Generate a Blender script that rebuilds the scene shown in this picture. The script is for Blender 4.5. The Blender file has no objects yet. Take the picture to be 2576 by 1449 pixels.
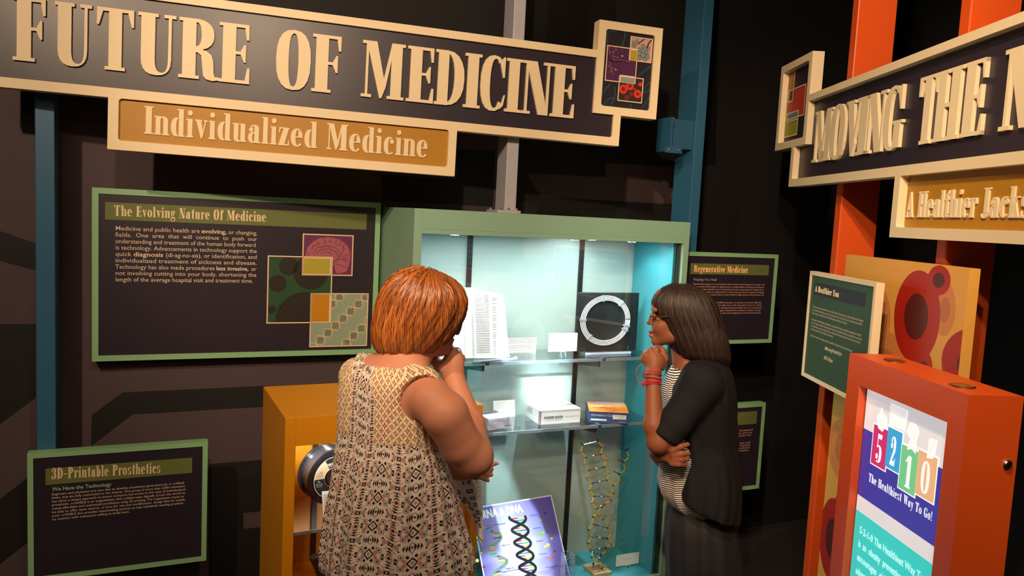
import bpy, bmesh, math, random
import numpy as np
from mathutils import Vector, Matrix
random.seed(7); rng=np.random.default_rng(5)
SC=bpy.context.scene; COL=SC.collection
# ---------------- camera, world, lamps, exposure ----------------
F_=1947.; PIT=math.radians(5.314); ROL=math.radians(2.9); CH=1.82
CX=np.array([1,0,0.]); CU0=np.array([0,math.sin(PIT),math.cos(PIT)]); CF=np.array([0,math.cos(PIT),-math.sin(PIT)])
CR=math.cos(ROL)*CX+math.sin(ROL)*CU0; CU=math.cos(ROL)*CU0-math.sin(ROL)*CX; CC=np.array([0,0,CH])
cd=bpy.data.cameras.new('camera'); cam=bpy.data.objects.new('camera',cd); COL.objects.link(cam)
cd.sensor_width=36; cd.lens=36*F_/2576; cd.clip_start=.05
cam.matrix_world=Matrix(((CR[0],CU[0],-CF[0],0),(CR[1],CU[1],-CF[1],0),(CR[2],CU[2],-CF[2],CH),(0,0,0,1)))
SC.camera=cam
SC.view_settings.view_transform='Standard'; SC.view_settings.look='None'; SC.view_settings.gamma=1; SC.view_settings.use_curve_mapping=False
SC.view_settings.exposure=0.5
w=bpy.data.worlds.new('world'); SC.world=w; w.use_nodes=True
w.node_tree.nodes['Background'].inputs[0].default_value=(.9,.65,.45,1); w.node_tree.nodes['Background'].inputs[1].default_value=.02
def spot(name,loc,tgt,power,col,size=60,blend=.5,rad=.04):
    l=bpy.data.lights.new(name,'SPOT'); l.energy=power; l.color=col; l.spot_size=math.radians(size); l.spot_blend=blend; l.shadow_soft_size=rad
    o=bpy.data.objects.new(name,l); COL.objects.link(o); o.location=loc
    o.rotation_euler=(Vector(tgt)-Vector(loc)).to_track_quat('-Z','Y').to_euler(); return o
WARM=(1.,.72,.47); WARM2=(1.,.73,.48); COOL=(.86,.97,1.)
spot('track_spot',(-1.5,.1,3.3),(-1.4,3.0,1.9),165,WARM,75)
spot('track_spot',(-.25,.0,3.25),(.1,3.3,2.2),185,WARM,66)
spot('track_spot',(.1,.9,3.6),(1.35,2.6,2.1),165,WARM2,64)
spot('track_spot',(.4,.1,3.6),(-.3,2.2,1.2),52,WARM,50)
spot('track_spot',(.2,-.2,3.3),(1.2,2.3,1.1),95,WARM2,50)
spot('track_spot',(-.02,.1,2.55),(.197,3.82,1.015),2200,COOL,4.6,.8,.03)
al=bpy.data.lights.new('room_bounce','AREA'); al.energy=12; al.color=(1,.7,.5); al.shape='RECTANGLE'; al.size=3; al.size_y=2
ao=bpy.data.objects.new('room_bounce',al); COL.objects.link(ao); ao.location=(0,-1.2,3.4); ao.rotation_euler=(math.radians(40),0,0)
# ---------------- pixel / plane helpers (a pixel is turned into a point on a real plane) ----------------
def ray(u,v): return (u-1288)*CR-(v-724.5)*CU+F_*CF
def at(u,v,Y): r=ray(u,v); return CC+r*(Y/r[1])
def atz(u,v,z): r=ray(u,v); return CC+r*((z-CH)/r[2])
class Pl:
    def __init__(s,u=None,Y=None,az=0,p=None):
        s.p=at(u,724,Y) if p is None else np.array(p,float)
        s.p[2]=0; a=math.radians(az); s.d=np.array([math.sin(a),math.cos(a),0]); s.n=np.array([-s.d[1],s.d[0],0]); s.az=az
    def off(s,o): return Pl(az=s.az,p=s.p+s.n*o)
    def h(s,u,v):
        r=ray(u,v); t=((s.p-CC)@s.n)/(r@s.n); P=CC+r*t; return float((P-s.p)@s.d),float(P[2])
    def W(s,a,y,z): return s.p+s.d*a+s.n*y+np.array([0,0,z])
    def L(s,P): q=np.asarray(P)-s.p; return float(q@s.d),float(q@s.n),float(P[2])
# ---------------- materials ----------------
def lin(c):
    if isinstance(c,str): c=tuple(int(c[i:i+2],16)/255 for i in (0,2,4))
    return tuple((x/12.92 if x<=.04045 else ((x+.055)/1.055)**2.4) for x in c)
MATS={}
def M(name,col,rough=.5,metal=0.,noise=.06,scale=40,bump=0.,emit=0.,spec=.5,trans=0.,ior=1.45,coat=0.,alpha=1.):
    if name in MATS: return MATS[name]
    m=bpy.data.materials.new(name); m.use_nodes=True; nt=m.node_tree; b=nt.nodes['Principled BSDF']
    c=lin(col); b.inputs['Roughness'].default_value=rough; b.inputs['Metallic'].default_value=metal
    b.inputs['Specular IOR Level'].default_value=spec; b.inputs['Coat Weight'].default_value=coat
    b.inputs['Base Color'].default_value=(*c,1)
    if trans: b.inputs['Transmission Weight'].default_value=trans; b.inputs['IOR'].default_value=ior
    if alpha<1: b.inputs['Alpha'].default_value=alpha
    if noise or bump:
        tc=nt.nodes.new('ShaderNodeTexCoord'); n=nt.nodes.new('ShaderNodeTexNoise'); n.inputs['Scale'].default_value=scale; n.inputs['Detail'].default_value=4
        nt.links.new(tc.outputs['Object'],n.inputs['Vector'])
        if noise:
            mx=nt.nodes.new('ShaderNodeMix'); mx.data_type='RGBA'
            mx.inputs[6].default_value=(*[x*(1-noise) for x in c],1); mx.inputs[7].default_value=(*[min(1,x*(1+noise)) for x in c],1)
            nt.links.new(n.outputs['Fac'],mx.inputs[0]); nt.links.new(mx.outputs[2],b.inputs['Base Color'])
        if bump:
            bp=nt.nodes.new('ShaderNodeBump'); bp.inputs['Strength'].default_value=bump; bp.inputs['Distance'].default_value=.002
            nt.links.new(n.outputs['Fac'],bp.inputs['Height']); nt.links.new(bp.outputs[0],b.inputs['Normal'])
    if emit:
        b.inputs['Emission Color'].default_value=(*c,1); b.inputs['Emission Strength'].default_value=emit
    MATS[name]=m; return m
# ---------------- geometry builder ----------------
class G:
    def __init__(s): s.v=[]; s.f=[]; s.mi=[]; s.m=0; s.sm=False
    def add(s,vs,fs):
        b=len(s.v); s.v+= [tuple(map(float,x)) for x in vs]; s.f+=[tuple(b+i for i in f) for f in fs]; s.mi+=[s.m]*len(fs); return s
    def box(s,x0,x1,y0,y1,z0,z1):
        x0,x1=min(x0,x1),max(x0,x1); y0,y1=min(y0,y1),max(y0,y1); z0,z1=min(z0,z1),max(z0,z1)
        return s.add([(x0,y0,z0),(x1,y0,z0),(x1,y1,z0),(x0,y1,z0),(x0,y0,z1),(x1,y0,z1),(x1,y1,z1),(x0,y1,z1)],
            [(0,3,2,1),(4,5,6,7),(0,1,5,4),(1,2,6,5),(2,3,7,6),(3,0,4,7)])
    def hexa(s,P):   # 8 points: bottom 4 ccw, top 4
        return s.add(P,[(0,3,2,1),(4,5,6,7),(0,1,5,4),(1,2,6,5),(2,3,7,6),(3,0,4,7)])
    def flat(s,poly,y):    # polygon in (x,z), facing -y
        a=sum(poly[i][0]*poly[(i+1)%len(poly)][1]-poly[(i+1)%len(poly)][0]*poly[i][1] for i in range(len(poly)))
        if a<0: poly=poly[::-1]
        return s.add([(p[0],y,p[1]) for p in poly],[tuple(range(len(poly)))])
    def ext(s,poly,y0,y1): # extruded polygon, front y0 (nearer), back y1
        a=sum(poly[i][0]*poly[(i+1)%len(poly)][1]-poly[(i+1)%len(poly)][0]*poly[i][1] for i in range(len(poly)))
        if a<0: poly=poly[::-1]
        n=len(poly)
        return s.add([(p[0],y0,p[1]) for p in poly]+[(p[0],y1,p[1]) for p in poly],
            [tuple(range(n)),tuple(range(2*n-1,n-1,-1))]+[(i,n+i,n+(i+1)%n,(i+1)%n) for i in range(n)])
    def tube(s,pts,r,seg=8,cap=True):
        pts=[np.array(p,float) for p in pts]; n=len(pts); rs=r if hasattr(r,'__len__') else [r]*n
        up=np.array([0,0,1.]); vs=[]; pa=None
        for i in range(n):
            t=pts[min(i+1,n-1)]-pts[max(i-1,0)]; t=t/(np.linalg.norm(t)+1e-12)
            if pa is None:
                a=np.cross(t,up)
                if np.linalg.norm(a)<.1: a=np.cross(t,[1,0,0])
            else: a=pa-t*(pa@t)
            a=a/(np.linalg.norm(a)+1e-12); pa=a; b=np.cross(t,a)
            for k in range(seg):
                q=2*math.pi*k/seg; vs.append(pts[i]+rs[i]*(math.cos(q)*a+math.sin(q)*b))
        fs=[(i*seg+k,i*seg+(k+1)%seg,(i+1)*seg+(k+1)%seg,(i+1)*seg+k) for i in range(n-1) for k in range(seg)]
        if cap: fs+=[tuple(range(seg-1,-1,-1)),tuple((n-1)*seg+k for k in range(seg))]
        return s.add(vs,fs)
    def ball(s,c,r,seg=10,rings=6):
        r=np.array(r if hasattr(r,'__len__') else (r,r,r),float); c=np.array(c,float); vs=[c+r*[0,0,-1]]
        for i in range(1,rings):
            p=math.pi*i/rings
            for k in range(seg):
                q=2*math.pi*k/seg; vs.append(c+r*[math.sin(p)*math.cos(q),math.sin(p)*math.sin(q),-math.cos(p)])
        vs.append(c+r*[0,0,1]); L=len(vs)-1
        fs=[(0,1+(k+1)%seg,1+k) for k in range(seg)]
        fs+=[(1+i*seg+k,1+i*seg+(k+1)%seg,1+(i+1)*seg+(k+1)%seg,1+(i+1)*seg+k) for i in range(rings-2) for k in range(seg)]
        fs+=[(1+(rings-2)*seg+k,1+(rings-2)*seg+(k+1)%seg,L) for k in range(seg)]
        return s.add(vs,fs)
    def lathe(s,prof,c=(0,0,0),ax=(0,0,1),seg=32):   # prof list of (r,h) along axis
        ax=np.array(ax,float); ax/=np.linalg.norm(ax); a=np.cross(ax,[0,0,1])
        if np.linalg.norm(a)<.1: a=np.cross(ax,[1,0,0])
        a/=np.linalg.norm(a); b=np.cross(ax,a); c=np.array(c,float); n=len(prof)
        vs=[c+ax*h+r*(math.cos(2*math.pi*k/seg)*a+math.sin(2*math.pi*k/seg)*b) for r,h in prof for k in range(seg)]
        fs=[(i*seg+k,i*seg+(k+1)%seg,(i+1)*seg+(k+1)%seg,(i+1)*seg+k) for i in range(n-1) for k in range(seg)]
        fs+=[tuple(range(seg-1,-1,-1)),tuple((n-1)*seg+k for k in range(seg))]
        return s.add(vs,fs)
def mesh_obj(name,g,mats,parent=None,origin=(0,0,0),bevel=0.,smooth=False):
    me=bpy.data.meshes.new(name); o3=np.array(origin,float)
    me.from_pydata([tuple(np.array(v)-o3) for v in g.v],[],g.f)
    mats=mats if isinstance(mats,(list,tuple)) else [mats]
    for m in mats: me.materials.append(m)
    if len(mats)>1: me.polygons.foreach_set('material_index',g.mi)
    if smooth: me.polygons.foreach_set('use_smooth',[True]*len(me.polygons))
    me.update(); ob=bpy.data.objects.new(name,me); COL.objects.link(ob)
    if bevel:
        md=ob.modifiers.new('bevel','BEVEL'); md.width=bevel; md.segments=2; md.limit_method='ANGLE'
    if parent is not None: ob.parent=parent
    return ob
class Thing:
    """a top-level Empty in the frame of a plane; parts are given in plane coordinates (s, depth, z)"""
    def __init__(s,name,label,cat,pl,o=(0,0,0),group=None,tilt=0.):
        s.pl=pl; s.o=np.array(o,float); e=bpy.data.objects.new(name,None); COL.objects.link(e); s.e=e
        e.location=pl.W(*o); e.rotation_euler=(0,tilt,math.radians(90-pl.az)); e.empty_display_size=.1
        e['label']=label; e['category']=cat
        if group: e['group']=group
    def add(s,name,g,mats,parent=None,label=None,**k):
        ob=mesh_obj(name,g,mats,parent or s.e,s.o,**k)
        if label: ob['label']=label
        return ob
WORLD=Pl(az=90,p=(0,0,0))
def tag(o,label,cat,group=None):
    o['label']=label; o['category']=cat
    if group: o['group']=group
    return o
def struct(o): o['kind']='structure'; return o
# ---------------- serif lettering (condensed slab face), cap height 1 ----------------
def Rr(x0,y0,x1,y1): return [(x0,y0),(x1,y0),(x1,y1),(x0,y1)]
def ring(cx,cy,rx,ry,jx,jy,ix,iy,a0=0,a1=360,n=2.5,st=None):
    st=st or max(4,int(abs(a1-a0)/18)); P=[]
    def se(c,r,k,a):
        ca,sa=math.cos(a),math.sin(a); return c+r*math.copysign(abs(ca)**(2/n),ca) if k==0 else c+r*math.copysign(abs(sa)**(2/n),sa)
    for i in range(st):
        a=math.radians(a0+(a1-a0)*i/st); b=math.radians(a0+(a1-a0)*(i+1)/st)
        P.append([(se(cx,rx,0,a),se(cy,ry,1,a)),(se(cx,rx,0,b),se(cy,ry,1,b)),(se(jx,ix,0,b),se(jy,iy,1,b)),(se(jx,ix,0,a),se(jy,iy,1,a))])
    return P
def O_(x0,x1,y0,y1,st,th): 
    cx,cy,rx,ry=(x0+x1)/2,(y0+y1)/2,(x1-x0)/2,(y1-y0)/2
    return ring(cx,cy,rx,ry,cx,cy,rx-st,ry-th)
t=.055
def stem(x,w,y0=0,y1=1,sl=.06,sr=.06,top=True,bot=True):
    P=[Rr(x,y0,x+w,y1)]
    if bot: P.append(Rr(x-sl,y0,x+w+sr,y0+t))
    if top: P.append(Rr(x-sl,y1-t,x+w+sr,y1))
    return P
def glyphs():
    g={}
    S=.22
    g['I']=(stem(.06,S),.34)
    g['F']=(stem(.06,S)+[Rr(.06,1-t,.5,1),[(.42,1),(.5,1),(.5,.74),(.46,.74)],Rr(.28,.49,.42,.54),[(.36,.54),(.42,.66),(.45,.66),(.45,.36),(.42,.36),(.36,.49)]],.54)
    g['E']=(g['F'][0]+[Rr(.06,0,.52,t),[(.43,0),(.52,0),(.52,.27),(.48,.27)]],.56)
    g['U']=([Rr(.05,.27,.27,1),Rr(0,1-t,.32,1),Rr(.48,.27,.53,1),Rr(.41,1-t,.6,1)]+ring(.29,.27,.24,.28,.375,.27,.105,.23,180,360),.63)
    g['T']=(stem(.2,S)+[Rr(0,1-t,.62,1),[(0,1),(0,.72),(.035,.72),(.1,1-t),(.1,1)],[(.62,1),(.62,.72),(.585,.72),(.52,1-t),(.52,1)]],.65)
    g['R']=(stem(.06,S)+ring(.28,.745,.3,.255,.28,.745,.09,.2,-90,90,2.3)+[[(.26,.5),(.40,.5),(.36,.44),(.26,.45)],[(.36,.5),(.46,.48),(.54,.42),(.57,.32),(.38,.32),(.37,.4),(.30,.45)],[(.38,.32),(.57,.32),(.58,.13),(.40,.13)],[(.40,.13),(.58,.13),(.60,.06),(.66,.06),(.66,.01),(.56,-.01),(.46,.01),(.41,.06)]],.68)
    g['P']=(stem(.06,S)+ring(.28,.72,.3,.28,.28,.72,.09,.22,-90,90,2.3),.62)
    g['O']=(O_(0,.6,-.02,1.02,.215,.06),.64)
    g['M']=([Rr(.08,0,.13,1),Rr(0,0,.21,t),Rr(0,1-t,.2,1),[(.08,1),(.29,1),(.5,.2),(.42,0),(.38,0)],[(.42,0),(.5,.2),(.66,1),(.60,1),(.38,0)],Rr(.6,0,.82,1),Rr(.53,0,.88,t),Rr(.62,1-t,.88,1)],.91)
    g['N']=([Rr(.07,0,.12,1),Rr(0,0,.19,t),Rr(0,1-t,.25,1),[(.07,1),(.29,1),(.56,0),(.36,0)],Rr(.51,0,.56,1),Rr(.43,1-t,.63,1)],.66)
    g['D']=(stem(.06,S,sr=0)+ring(.24,.5,.38,.5,.24,.5,.17,.445,-90,90,2.3),.65)
    g['C']=(ring(.3,.5,.3,.52,.34,.5,.12,.46,52,318,2.4)+[[(.44,.9),(.52,1.0),(.56,1.0),(.56,.62),(.52,.62)],[(.5,.12),(.56,.3),(.59,.3),(.55,.1),(.48,.03)]],.61)
    g['G']=(ring(.3,.5,.3,.52,.32,.5,.12,.46,52,312,2.4)+[[(.44,.9),(.52,1.0),(.56,1.0),(.56,.62),(.52,.62)],Rr(.37,.02,.57,.45),Rr(.31,.4,.62,.45)],.65)
    g['V']=([[(.05,1),(.28,1),(.42,.22),(.34,0),(.29,0)],[(.29,0),(.34,0),(.56,1),(.5,1),(.3,.1)],Rr(0,1-t,.33,1),Rr(.43,1-t,.62,1)],.62)
    g['A']=([[(.27,1),(.34,1),(.59,0),(.36,0)],[(.27,1),(.32,1),(.11,0),(.06,0)],Rr(0,0,.18,t),Rr(.29,0,.65,t),Rr(.14,.28,.44,.33)],.66)
    g['H']=(stem(.06,S)+stem(.42,S)+[Rr(.2,.47,.5,.53)],.72)
    g['Y']=([[(.04,1),(.27,1),(.42,.5),(.38,.4),(.22,.42)],[(.36,.45),(.42,.5),(.6,1),(.55,1)],Rr(.2,0,.42,.46),Rr(.13,0,.49,t),Rr(0,1-t,.32,1),Rr(.47,1-t,.66,1)],.66)
    g['J']=([Rr(.16,.15,.38,1),Rr(.1,1-t,.44,1)]+ring(.2,.14,.18,.17,.12,.14,.05,.11,180,360),.47)
    g['W']=([[(.05,1),(.26,1),(.38,.2),(.3,0),(.26,0)],[(.26,0),(.31,0),(.46,.9),(.42,1)],[(.36,1),(.57,1),(.7,.2),(.62,0),(.57,0)],[(.57,0),(.62,0),(.8,1),(.75,1)],Rr(0,1-t,.3,1),Rr(.34,1-t,.6,1),Rr(.7,1-t,.86,1)],.88)
    X=.68; s=.18
    g['n']=(stem(.05,s,0,X,.05,.03,False)+[Rr(0,X-t,.1,X)]+stem(.33,s,0,X-.16,.03,.05,False)+ring(.33,X-.18,.18,.18,.28,X-.18,.05,.12,0,150,2.3),.57)
    g['m']=(g['n'][0]+[[(x+.28,y) for x,y in p] for p in stem(.33,s,0,X-.16,.03,.05,False)+ring(.33,X-.18,.18,.18,.28,X-.18,.05,.12,0,150,2.3)],.86)
    g['h']=(g['n'][0]+[Rr(.05,0,.05+s,1),Rr(0,1-t,.1,1)],.57)
    g['r']=(stem(.05,s,0,X,.05,.04,False)+[Rr(0,X-t,.1,X)]+ring(.33,X-.15,.12,.15,.3,X-.2,.07,.14,60,170)+[[(.33,X),(.42,X),(.45,X-.2),(.36,X-.22),(.33,X-.1)]],.44)
    g['i']=(stem(.05,s,0,X,.05,.04,False)+[Rr(0,X-t,.1,X),]+O_(.05,.05+s,.8,.99,.09,.09),.3)
    g['l']=(stem(.05,s,0,1,.05,.04,False)+[Rr(0,1-t,.1,1)],.3)
    g['d']=(ring(.23,X/2,.22,X/2+.01,.27,X/2,.06,X/2-.05,80,280,2.3)+[Rr(.3,0,.3+s,1),Rr(.23,1-t,.35,1),Rr(.4,0,.53,t)],.55)
    g['b']=([Rr(.05,0,.05+s,1),Rr(0,1-t,.1,1)]+ring(.25,X/2,.23,X/2+.01,.22,X/2,.07,X/2-.05,-100,100,2.3),.51)
    g['p']=([Rr(.05,-.3,.05+s,X),Rr(0,X-t,.1,X),Rr(0,-.3,.28,-.3+t)]+ring(.25,X/2,.23,X/2+.01,.22,X/2,.07,X/2-.05,-100,100,2.3),.51)
    g['a']=([Rr(.25,0,.43,X-.16),Rr(.36,0,.5,t)]+ring(.25,X-.17,.18,.17,.2,X-.17,.05,.11,0,150)+O_(.04,.2,X-.27,X-.1,.08,.08)+ring(.2,.2,.2,.21,.22,.2,.05,.15,60,300,2.2),.51)
    g['e']=(ring(.25,X/2,.25,X/2+.01,.28,X/2,.09,X/2-.05,45,320,2.3)+ring(.25,X/2,.22,X/2+.01,.26,X/2,.05,X/2-.05,0,60,2.3)+[Rr(.1,X/2-.0,.47,X/2+.05)],.51)
    g['c']=(ring(.25,X/2,.24,X/2+.01,.29,X/2,.09,X/2-.05,60,315,2.3)+O_(.27,.44,X-.26,X-.08,.08,.08),.48)
    g['o']=(O_(.01,.49,-.01,X+.01,.175,.05),.53)
    g['u']=([Rr(.05,.15,.05+s,X),Rr(0,X-t,.1,X),Rr(.31,0,.31+s,X),Rr(.26,X-t,.36,X),Rr(.4,0,.54,t)]+ring(.23,.16,.18,.17,.27,.16,.05,.11,180,330),.57)
    g['v']=([[(.03,X),(.22,X),(.32,.16),(.27,0),(.22,0)],[(.22,0),(.27,0),(.43,X),(.38,X)],Rr(0,X-t,.26,X),Rr(.32,X-t,.47,X)],.48)
    g['w']=([[(.03,X),(.2,X),(.28,.16),(.23,0),(.19,0)],[(.19,0),(.23,0),(.34,X),(.3,X)],[(.28,X),(.44,X),(.53,.16),(.48,0),(.44,0)],[(.44,0),(.48,0),(.63,X),(.59,X)],Rr(0,X-t,.5,X),Rr(.54,X-t,.68,X)],.68)
    g['y']=(g['v'][0]+[[(.22,0),(.27,.04),(.2,-.2),(.12,-.29),(.1,-.25)]]+O_(.0,.15,-.32,-.17,.07,.07),.48)
    g['z']=([Rr(.02,X-t,.42,X),Rr(.0,0,.43,t),[(.2,X),(.42,X),(.23,0),(0,0)],[(.02,X),(.08,X),(.05,X-.22),(.02,X-.22)],[(.43,0),(.37,0),(.4,.22),(.43,.22)]],.46)
    g['s']=(ring(.21,X-.18,.19,.19,.24,X-.18,.07,.14,40,230)+ring(.2,.18,.2,.19,.17,.18,.07,.14,-140,60)+[[(.08,X-.26),(.2,X-.36),(.38,.26),(.24,.3)],[(.36,X-.02),(.36,X-.22),(.33,X-.22),(.3,X-.02)],[(.03,.02),(.03,.22),(.06,.22),(.1,.02)]],.44)
    g['t']=([Rr(.1,.12,.28,.86),Rr(0,X-t,.36,X),[(.1,.8),(.28,.98),(.28,.8)]]+ring(.24,.12,.14,.13,.28,.13,.04,.09,180,330),.38)
    g['f']=(stem(.08,s,0,.8,.05,.06,False)+[Rr(0,X-t,.34,X)]+ring(.24,.8,.16,.2,.28,.8,.04,.15,30,180)+O_(.28,.42,.74,.9,.07,.07),.38)
    g['k']=(stem(.05,s,0,1,.05,.04,False)+[Rr(0,1-t,.1,1),[(.2,.3),(.36,X),(.42,X),(.24,.24)],[(.24,.4),(.34,.48),(.53,0),(.34,0)],Rr(.3,X-t,.5,X),Rr(.3,0,.56,t)],.57)
    g['g']=(O_(.03,.4,.24,X+.01,.14,.05)+[[(.33,X-.06),(.48,X+.03),(.5,X-.06),(.38,X-.12)],[(.08,.3),(.16,.26),(.14,.14),(.06,.16)],[(.06,.18),(.12,.1),(.4,.1),(.48,0),(.4,-.04),(.1,0)]]+O_(.0,.48,-.32,.05,.07,.05),.51)
    g['-']=([Rr(.04,.36,.38,.43)],.42)
    g['!']=([[(.03,1),(.2,1),(.14,.28),(.09,.28)]]+O_(.03,.2,0,.17,.08,.08),.26)
    g['1']=(stem(.16,.2,top=False)+[[(.16,.98),(.04,.8),(.04,.76),(.2,.84)]],.44)
    g['0']=(O_(.0,.52,-.01,1.01,.18,.05),.56)
    g['2']=(ring(.26,.7,.25,.31,.22,.7,.08,.26,-40,165)+O_(.02,.2,.58,.78,.09,.09)+[[(.3,.56),(.47,.5),(.2,.14),(.02,0),(.02,.06)],[(.02,0),(.48,0),(.52,.28),(.48,.28),(.42,.17),(.14,.17)]],.56)
    g['5']=([Rr(.08,.5,.13,1),[(.08,1),(.46,1),(.42,.83),(.08,.83)]]+ring(.22,.3,.28,.31,.2,.3,.09,.26,-120,130)+O_(.01,.2,.1,.3,.09,.09),.54)
    g['3']=(ring(.22,.74,.25,.27,.2,.74,.07,.22,-90,150)+ring(.22,.26,.28,.27,.2,.26,.09,.22,-150,90)+O_(.01,.18,.66,.84,.08,.08)+O_(.01,.18,.12,.3,.08,.08)+[Rr(.12,.48,.26,.53)],.53)
    g[' ']=([],.3)
    return g
GL=glyphs()
def serif(txt,sp=.03):
    P=[];x=0
    for c in txt:
        ps,wd=GL[c]
        P+=[[(a+x,b) for a,b in p] for p in ps]; x+=wd+sp
    return P,x-sp
def put(P,w,s0,s1,z0,h,dz=0.):   # fit polygons (width w, cap 1) into s0..s1 at baseline z0; dz = baseline drop at s1
    k=(s1-s0)/w
    return [[(s0+x*k,z0+y*h-dz*x/w) for x,y in p] for p in P]
TXTC={}
def sans(lines):
    """lines: (text,x0,x1 or None,z,h,bold[,align]) -> polygons list via the built-in font"""
    obs=[]; out=[]
    for L in lines:
        cu=bpy.data.curves.new('t','FONT'); cu.body=L[0]; cu.resolution_u=2; cu.size=1.; cu.offset=(.002,.02,.05)[L[5]]
        o=bpy.data.objects.new('t',cu); COL.objects.link(o); obs.append(o)
    dg=bpy.context.evaluated_depsgraph_get()
    V=[];FF=[]
    for o,L in zip(obs,lines):
        me=o.evaluated_get(dg).to_mesh(); v=np.array([tuple(x.co) for x in me.vertices]) if len(me.vertices) else np.zeros((0,3))
        if len(v):
            wx=v[:,0].max(); kz=L[4]/.72; kx=kz if L[2] is None else (L[2]-L[1])/wx
            b=len(V); V+=[(L[1]+x*kx,L[3]+y*kz) for x,y in v[:,:2]]
            FF+=[tuple(b+i for i in p.vertices) for p in me.polygons]
        o.evaluated_get(dg).to_mesh_clear()
    for o in obs: c=o.data; bpy.data.objects.remove(o); bpy.data.curves.remove(c)
    return V,FF
def sans_g(g,lines,y):
    V,FF=sans(lines); g.add([(a,y,b) for a,b in V],[f[::-1] if False else f for f in FF]); return g
# ---------------- materials used widely ----------------
CREAM=M('cream_enamel','e6d3ae',.55,noise=.03); NAVY=M('navy_print','2b2330',.38,noise=.08,scale=300,bump=.05,spec=.5)
OCHRE=M('ochre_print','ad7a0e',.5,noise=.06,scale=200); GREENF=M('green_frame','8aba8a',.5,noise=.04)
OLIVE=M('olive_bar','66703a',.6); CREAMP=M('cream_print','e8cfa6',.6,noise=0); PALEP=M('pale_print','dcc3a8',.6,noise=0)
MINTP=M('mint_print','8fc09a',.6,noise=0); ORANGE=M('orange_paint','dc551c',.38,noise=.04,bump=.05,scale=500)
BLUE=M('blue_paint','2f6486',.4,noise=.05,scale=200); GREY=M('pale_steel_paint','a9a9b4',.45,noise=.04)
BLACK=M('black_metal','0d0d0f',.45,noise=0); STEEL=M('bright_steel','d8d8d8',.25,1.,noise=0)
DKNAVY=M('dark_navy_print','1d1826',.5,noise=.05,scale=300)
# ---------------- structure ----------------
FLZ=-.08
cf=Pl(1043,3.25,65.5); wb=cf.off(.565)
struct(mesh_obj('floor',G().box(-4.5,4,-2.5,6.5,FLZ-.05,FLZ),M('dark_carpet','171417',.95,noise=.3,scale=300,bump=.3)))
struct(mesh_obj('ceiling',G().box(-4.5,4,-2.5,6.5,4.2,4.25),M('black_ceiling','0b0a0a',.9)))
def wall_panel(name,pl,s0,s1,mat):
    T=G().box(s0,s1,0,.06,FLZ,4.2); e=mesh_obj(name,T,mat); e.location=pl.p; e.rotation_euler=(0,0,math.radians(90-pl.az)); return struct(e)
WALLM=M('plum_wall_paint','4d3d42',.75,noise=.08,scale=30,bump=.05)
wall=wall_panel('wall_back',wb,-3.2,4.3,WALLM)
struct(mesh_obj('wall_right',G().box(2.35,2.41,-2.5,5.6,FLZ,4.2),M('black_wall','0c0b0d',.8)))
struct(mesh_obj('wall_left',G().box(-4.4,-4.3,-2.5,4.2,FLZ,4.2),M('plum_side_wall','241c1e',.8)))
# printed mural bands, then sign shadow and dim wall painted on as dark polygons
MUR_SHADE=M('mural_and_shade_black','0f0c0f',.7,noise=.1); g=G()
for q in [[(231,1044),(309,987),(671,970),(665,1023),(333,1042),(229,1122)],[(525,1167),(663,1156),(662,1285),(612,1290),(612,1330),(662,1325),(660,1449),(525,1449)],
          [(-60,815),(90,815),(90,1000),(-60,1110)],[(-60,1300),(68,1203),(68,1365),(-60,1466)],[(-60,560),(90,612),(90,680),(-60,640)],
          [(1300,-20),(1810,-20),(1800,415),(1690,419),(1523,410),(1523,446),(1324,435),(1361,495),(1689,514),(1738,520),(1738,600),(1300,560)],  # sign shadow painted around the lit patch of wall
          [(1752,-80),(2560,-80),(2560,1520),(1690,1520)],[(500,-90),(1550,-90),(1550,130),(500,70)],[(960,505),(1240,520),(1245,380),(1150,375),(1150,452),(960,440)]]:  # dim wall at the right and above the sign, painted dark
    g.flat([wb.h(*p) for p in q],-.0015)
o=mesh_obj('mural_and_shade',g,MUR_SHADE,wall); o['label']='near-black mural bands and painted shade on the plum wall'
# ---------------- FUTURE OF MEDICINE sign ----------------
def fillet(g,x,z,r,qx,qz,y0,y1):
    P=[(x,z)]+[(x+qx*r*(1-math.cos(a)),z+qz*r*(1-math.sin(a))) for a in [math.pi/2*i/5 for i in range(6)]]
    g.ext(P,y0,y1)
def sign_frame(T,rects,fil,y0,y1,nm='frame'):
    g=G()
    for r in rects: g.ext(Rr(*r),y0,y1)
    for f in fil: fillet(g,*f[:2],.012,*f[2:],y0,y1)
    return T.add(nm,g,CREAM)
def letters(T,pl,txt,spans,z0,h,y0,y1,vm,tilt=0.,mat=None,shr=1.):
    for c,(a,b) in zip(txt,spans):
        s0=pl.h(a,vm(a))[0]; s1=pl.h(b,vm(b))[0]; s1=s0+(s1-s0)*shr; ps,w=GL[c]
        xs=[p[0] for q in ps for p in q]; w0,w1=min(xs),max(xs); g=G()
        for i,p in enumerate(ps): g.ext([(s0+(x-w0)/(w1-w0)*(s1-s0),z0+y*h) for x,y in p],y0-i*.00004,y1)
        T.add('letter',g,mat or CREAM,label='cream raised letter '+c)
sg=Pl(1416,3.45,73.5)
T=Thing('exhibit_sign','long FUTURE OF MEDICINE sign with a mustard Individualized Medicine tab','sign',sg,(0,.03,2.36),group='framed exhibit signs',tilt=.014)
tb=-1.838; te=-.51
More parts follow.
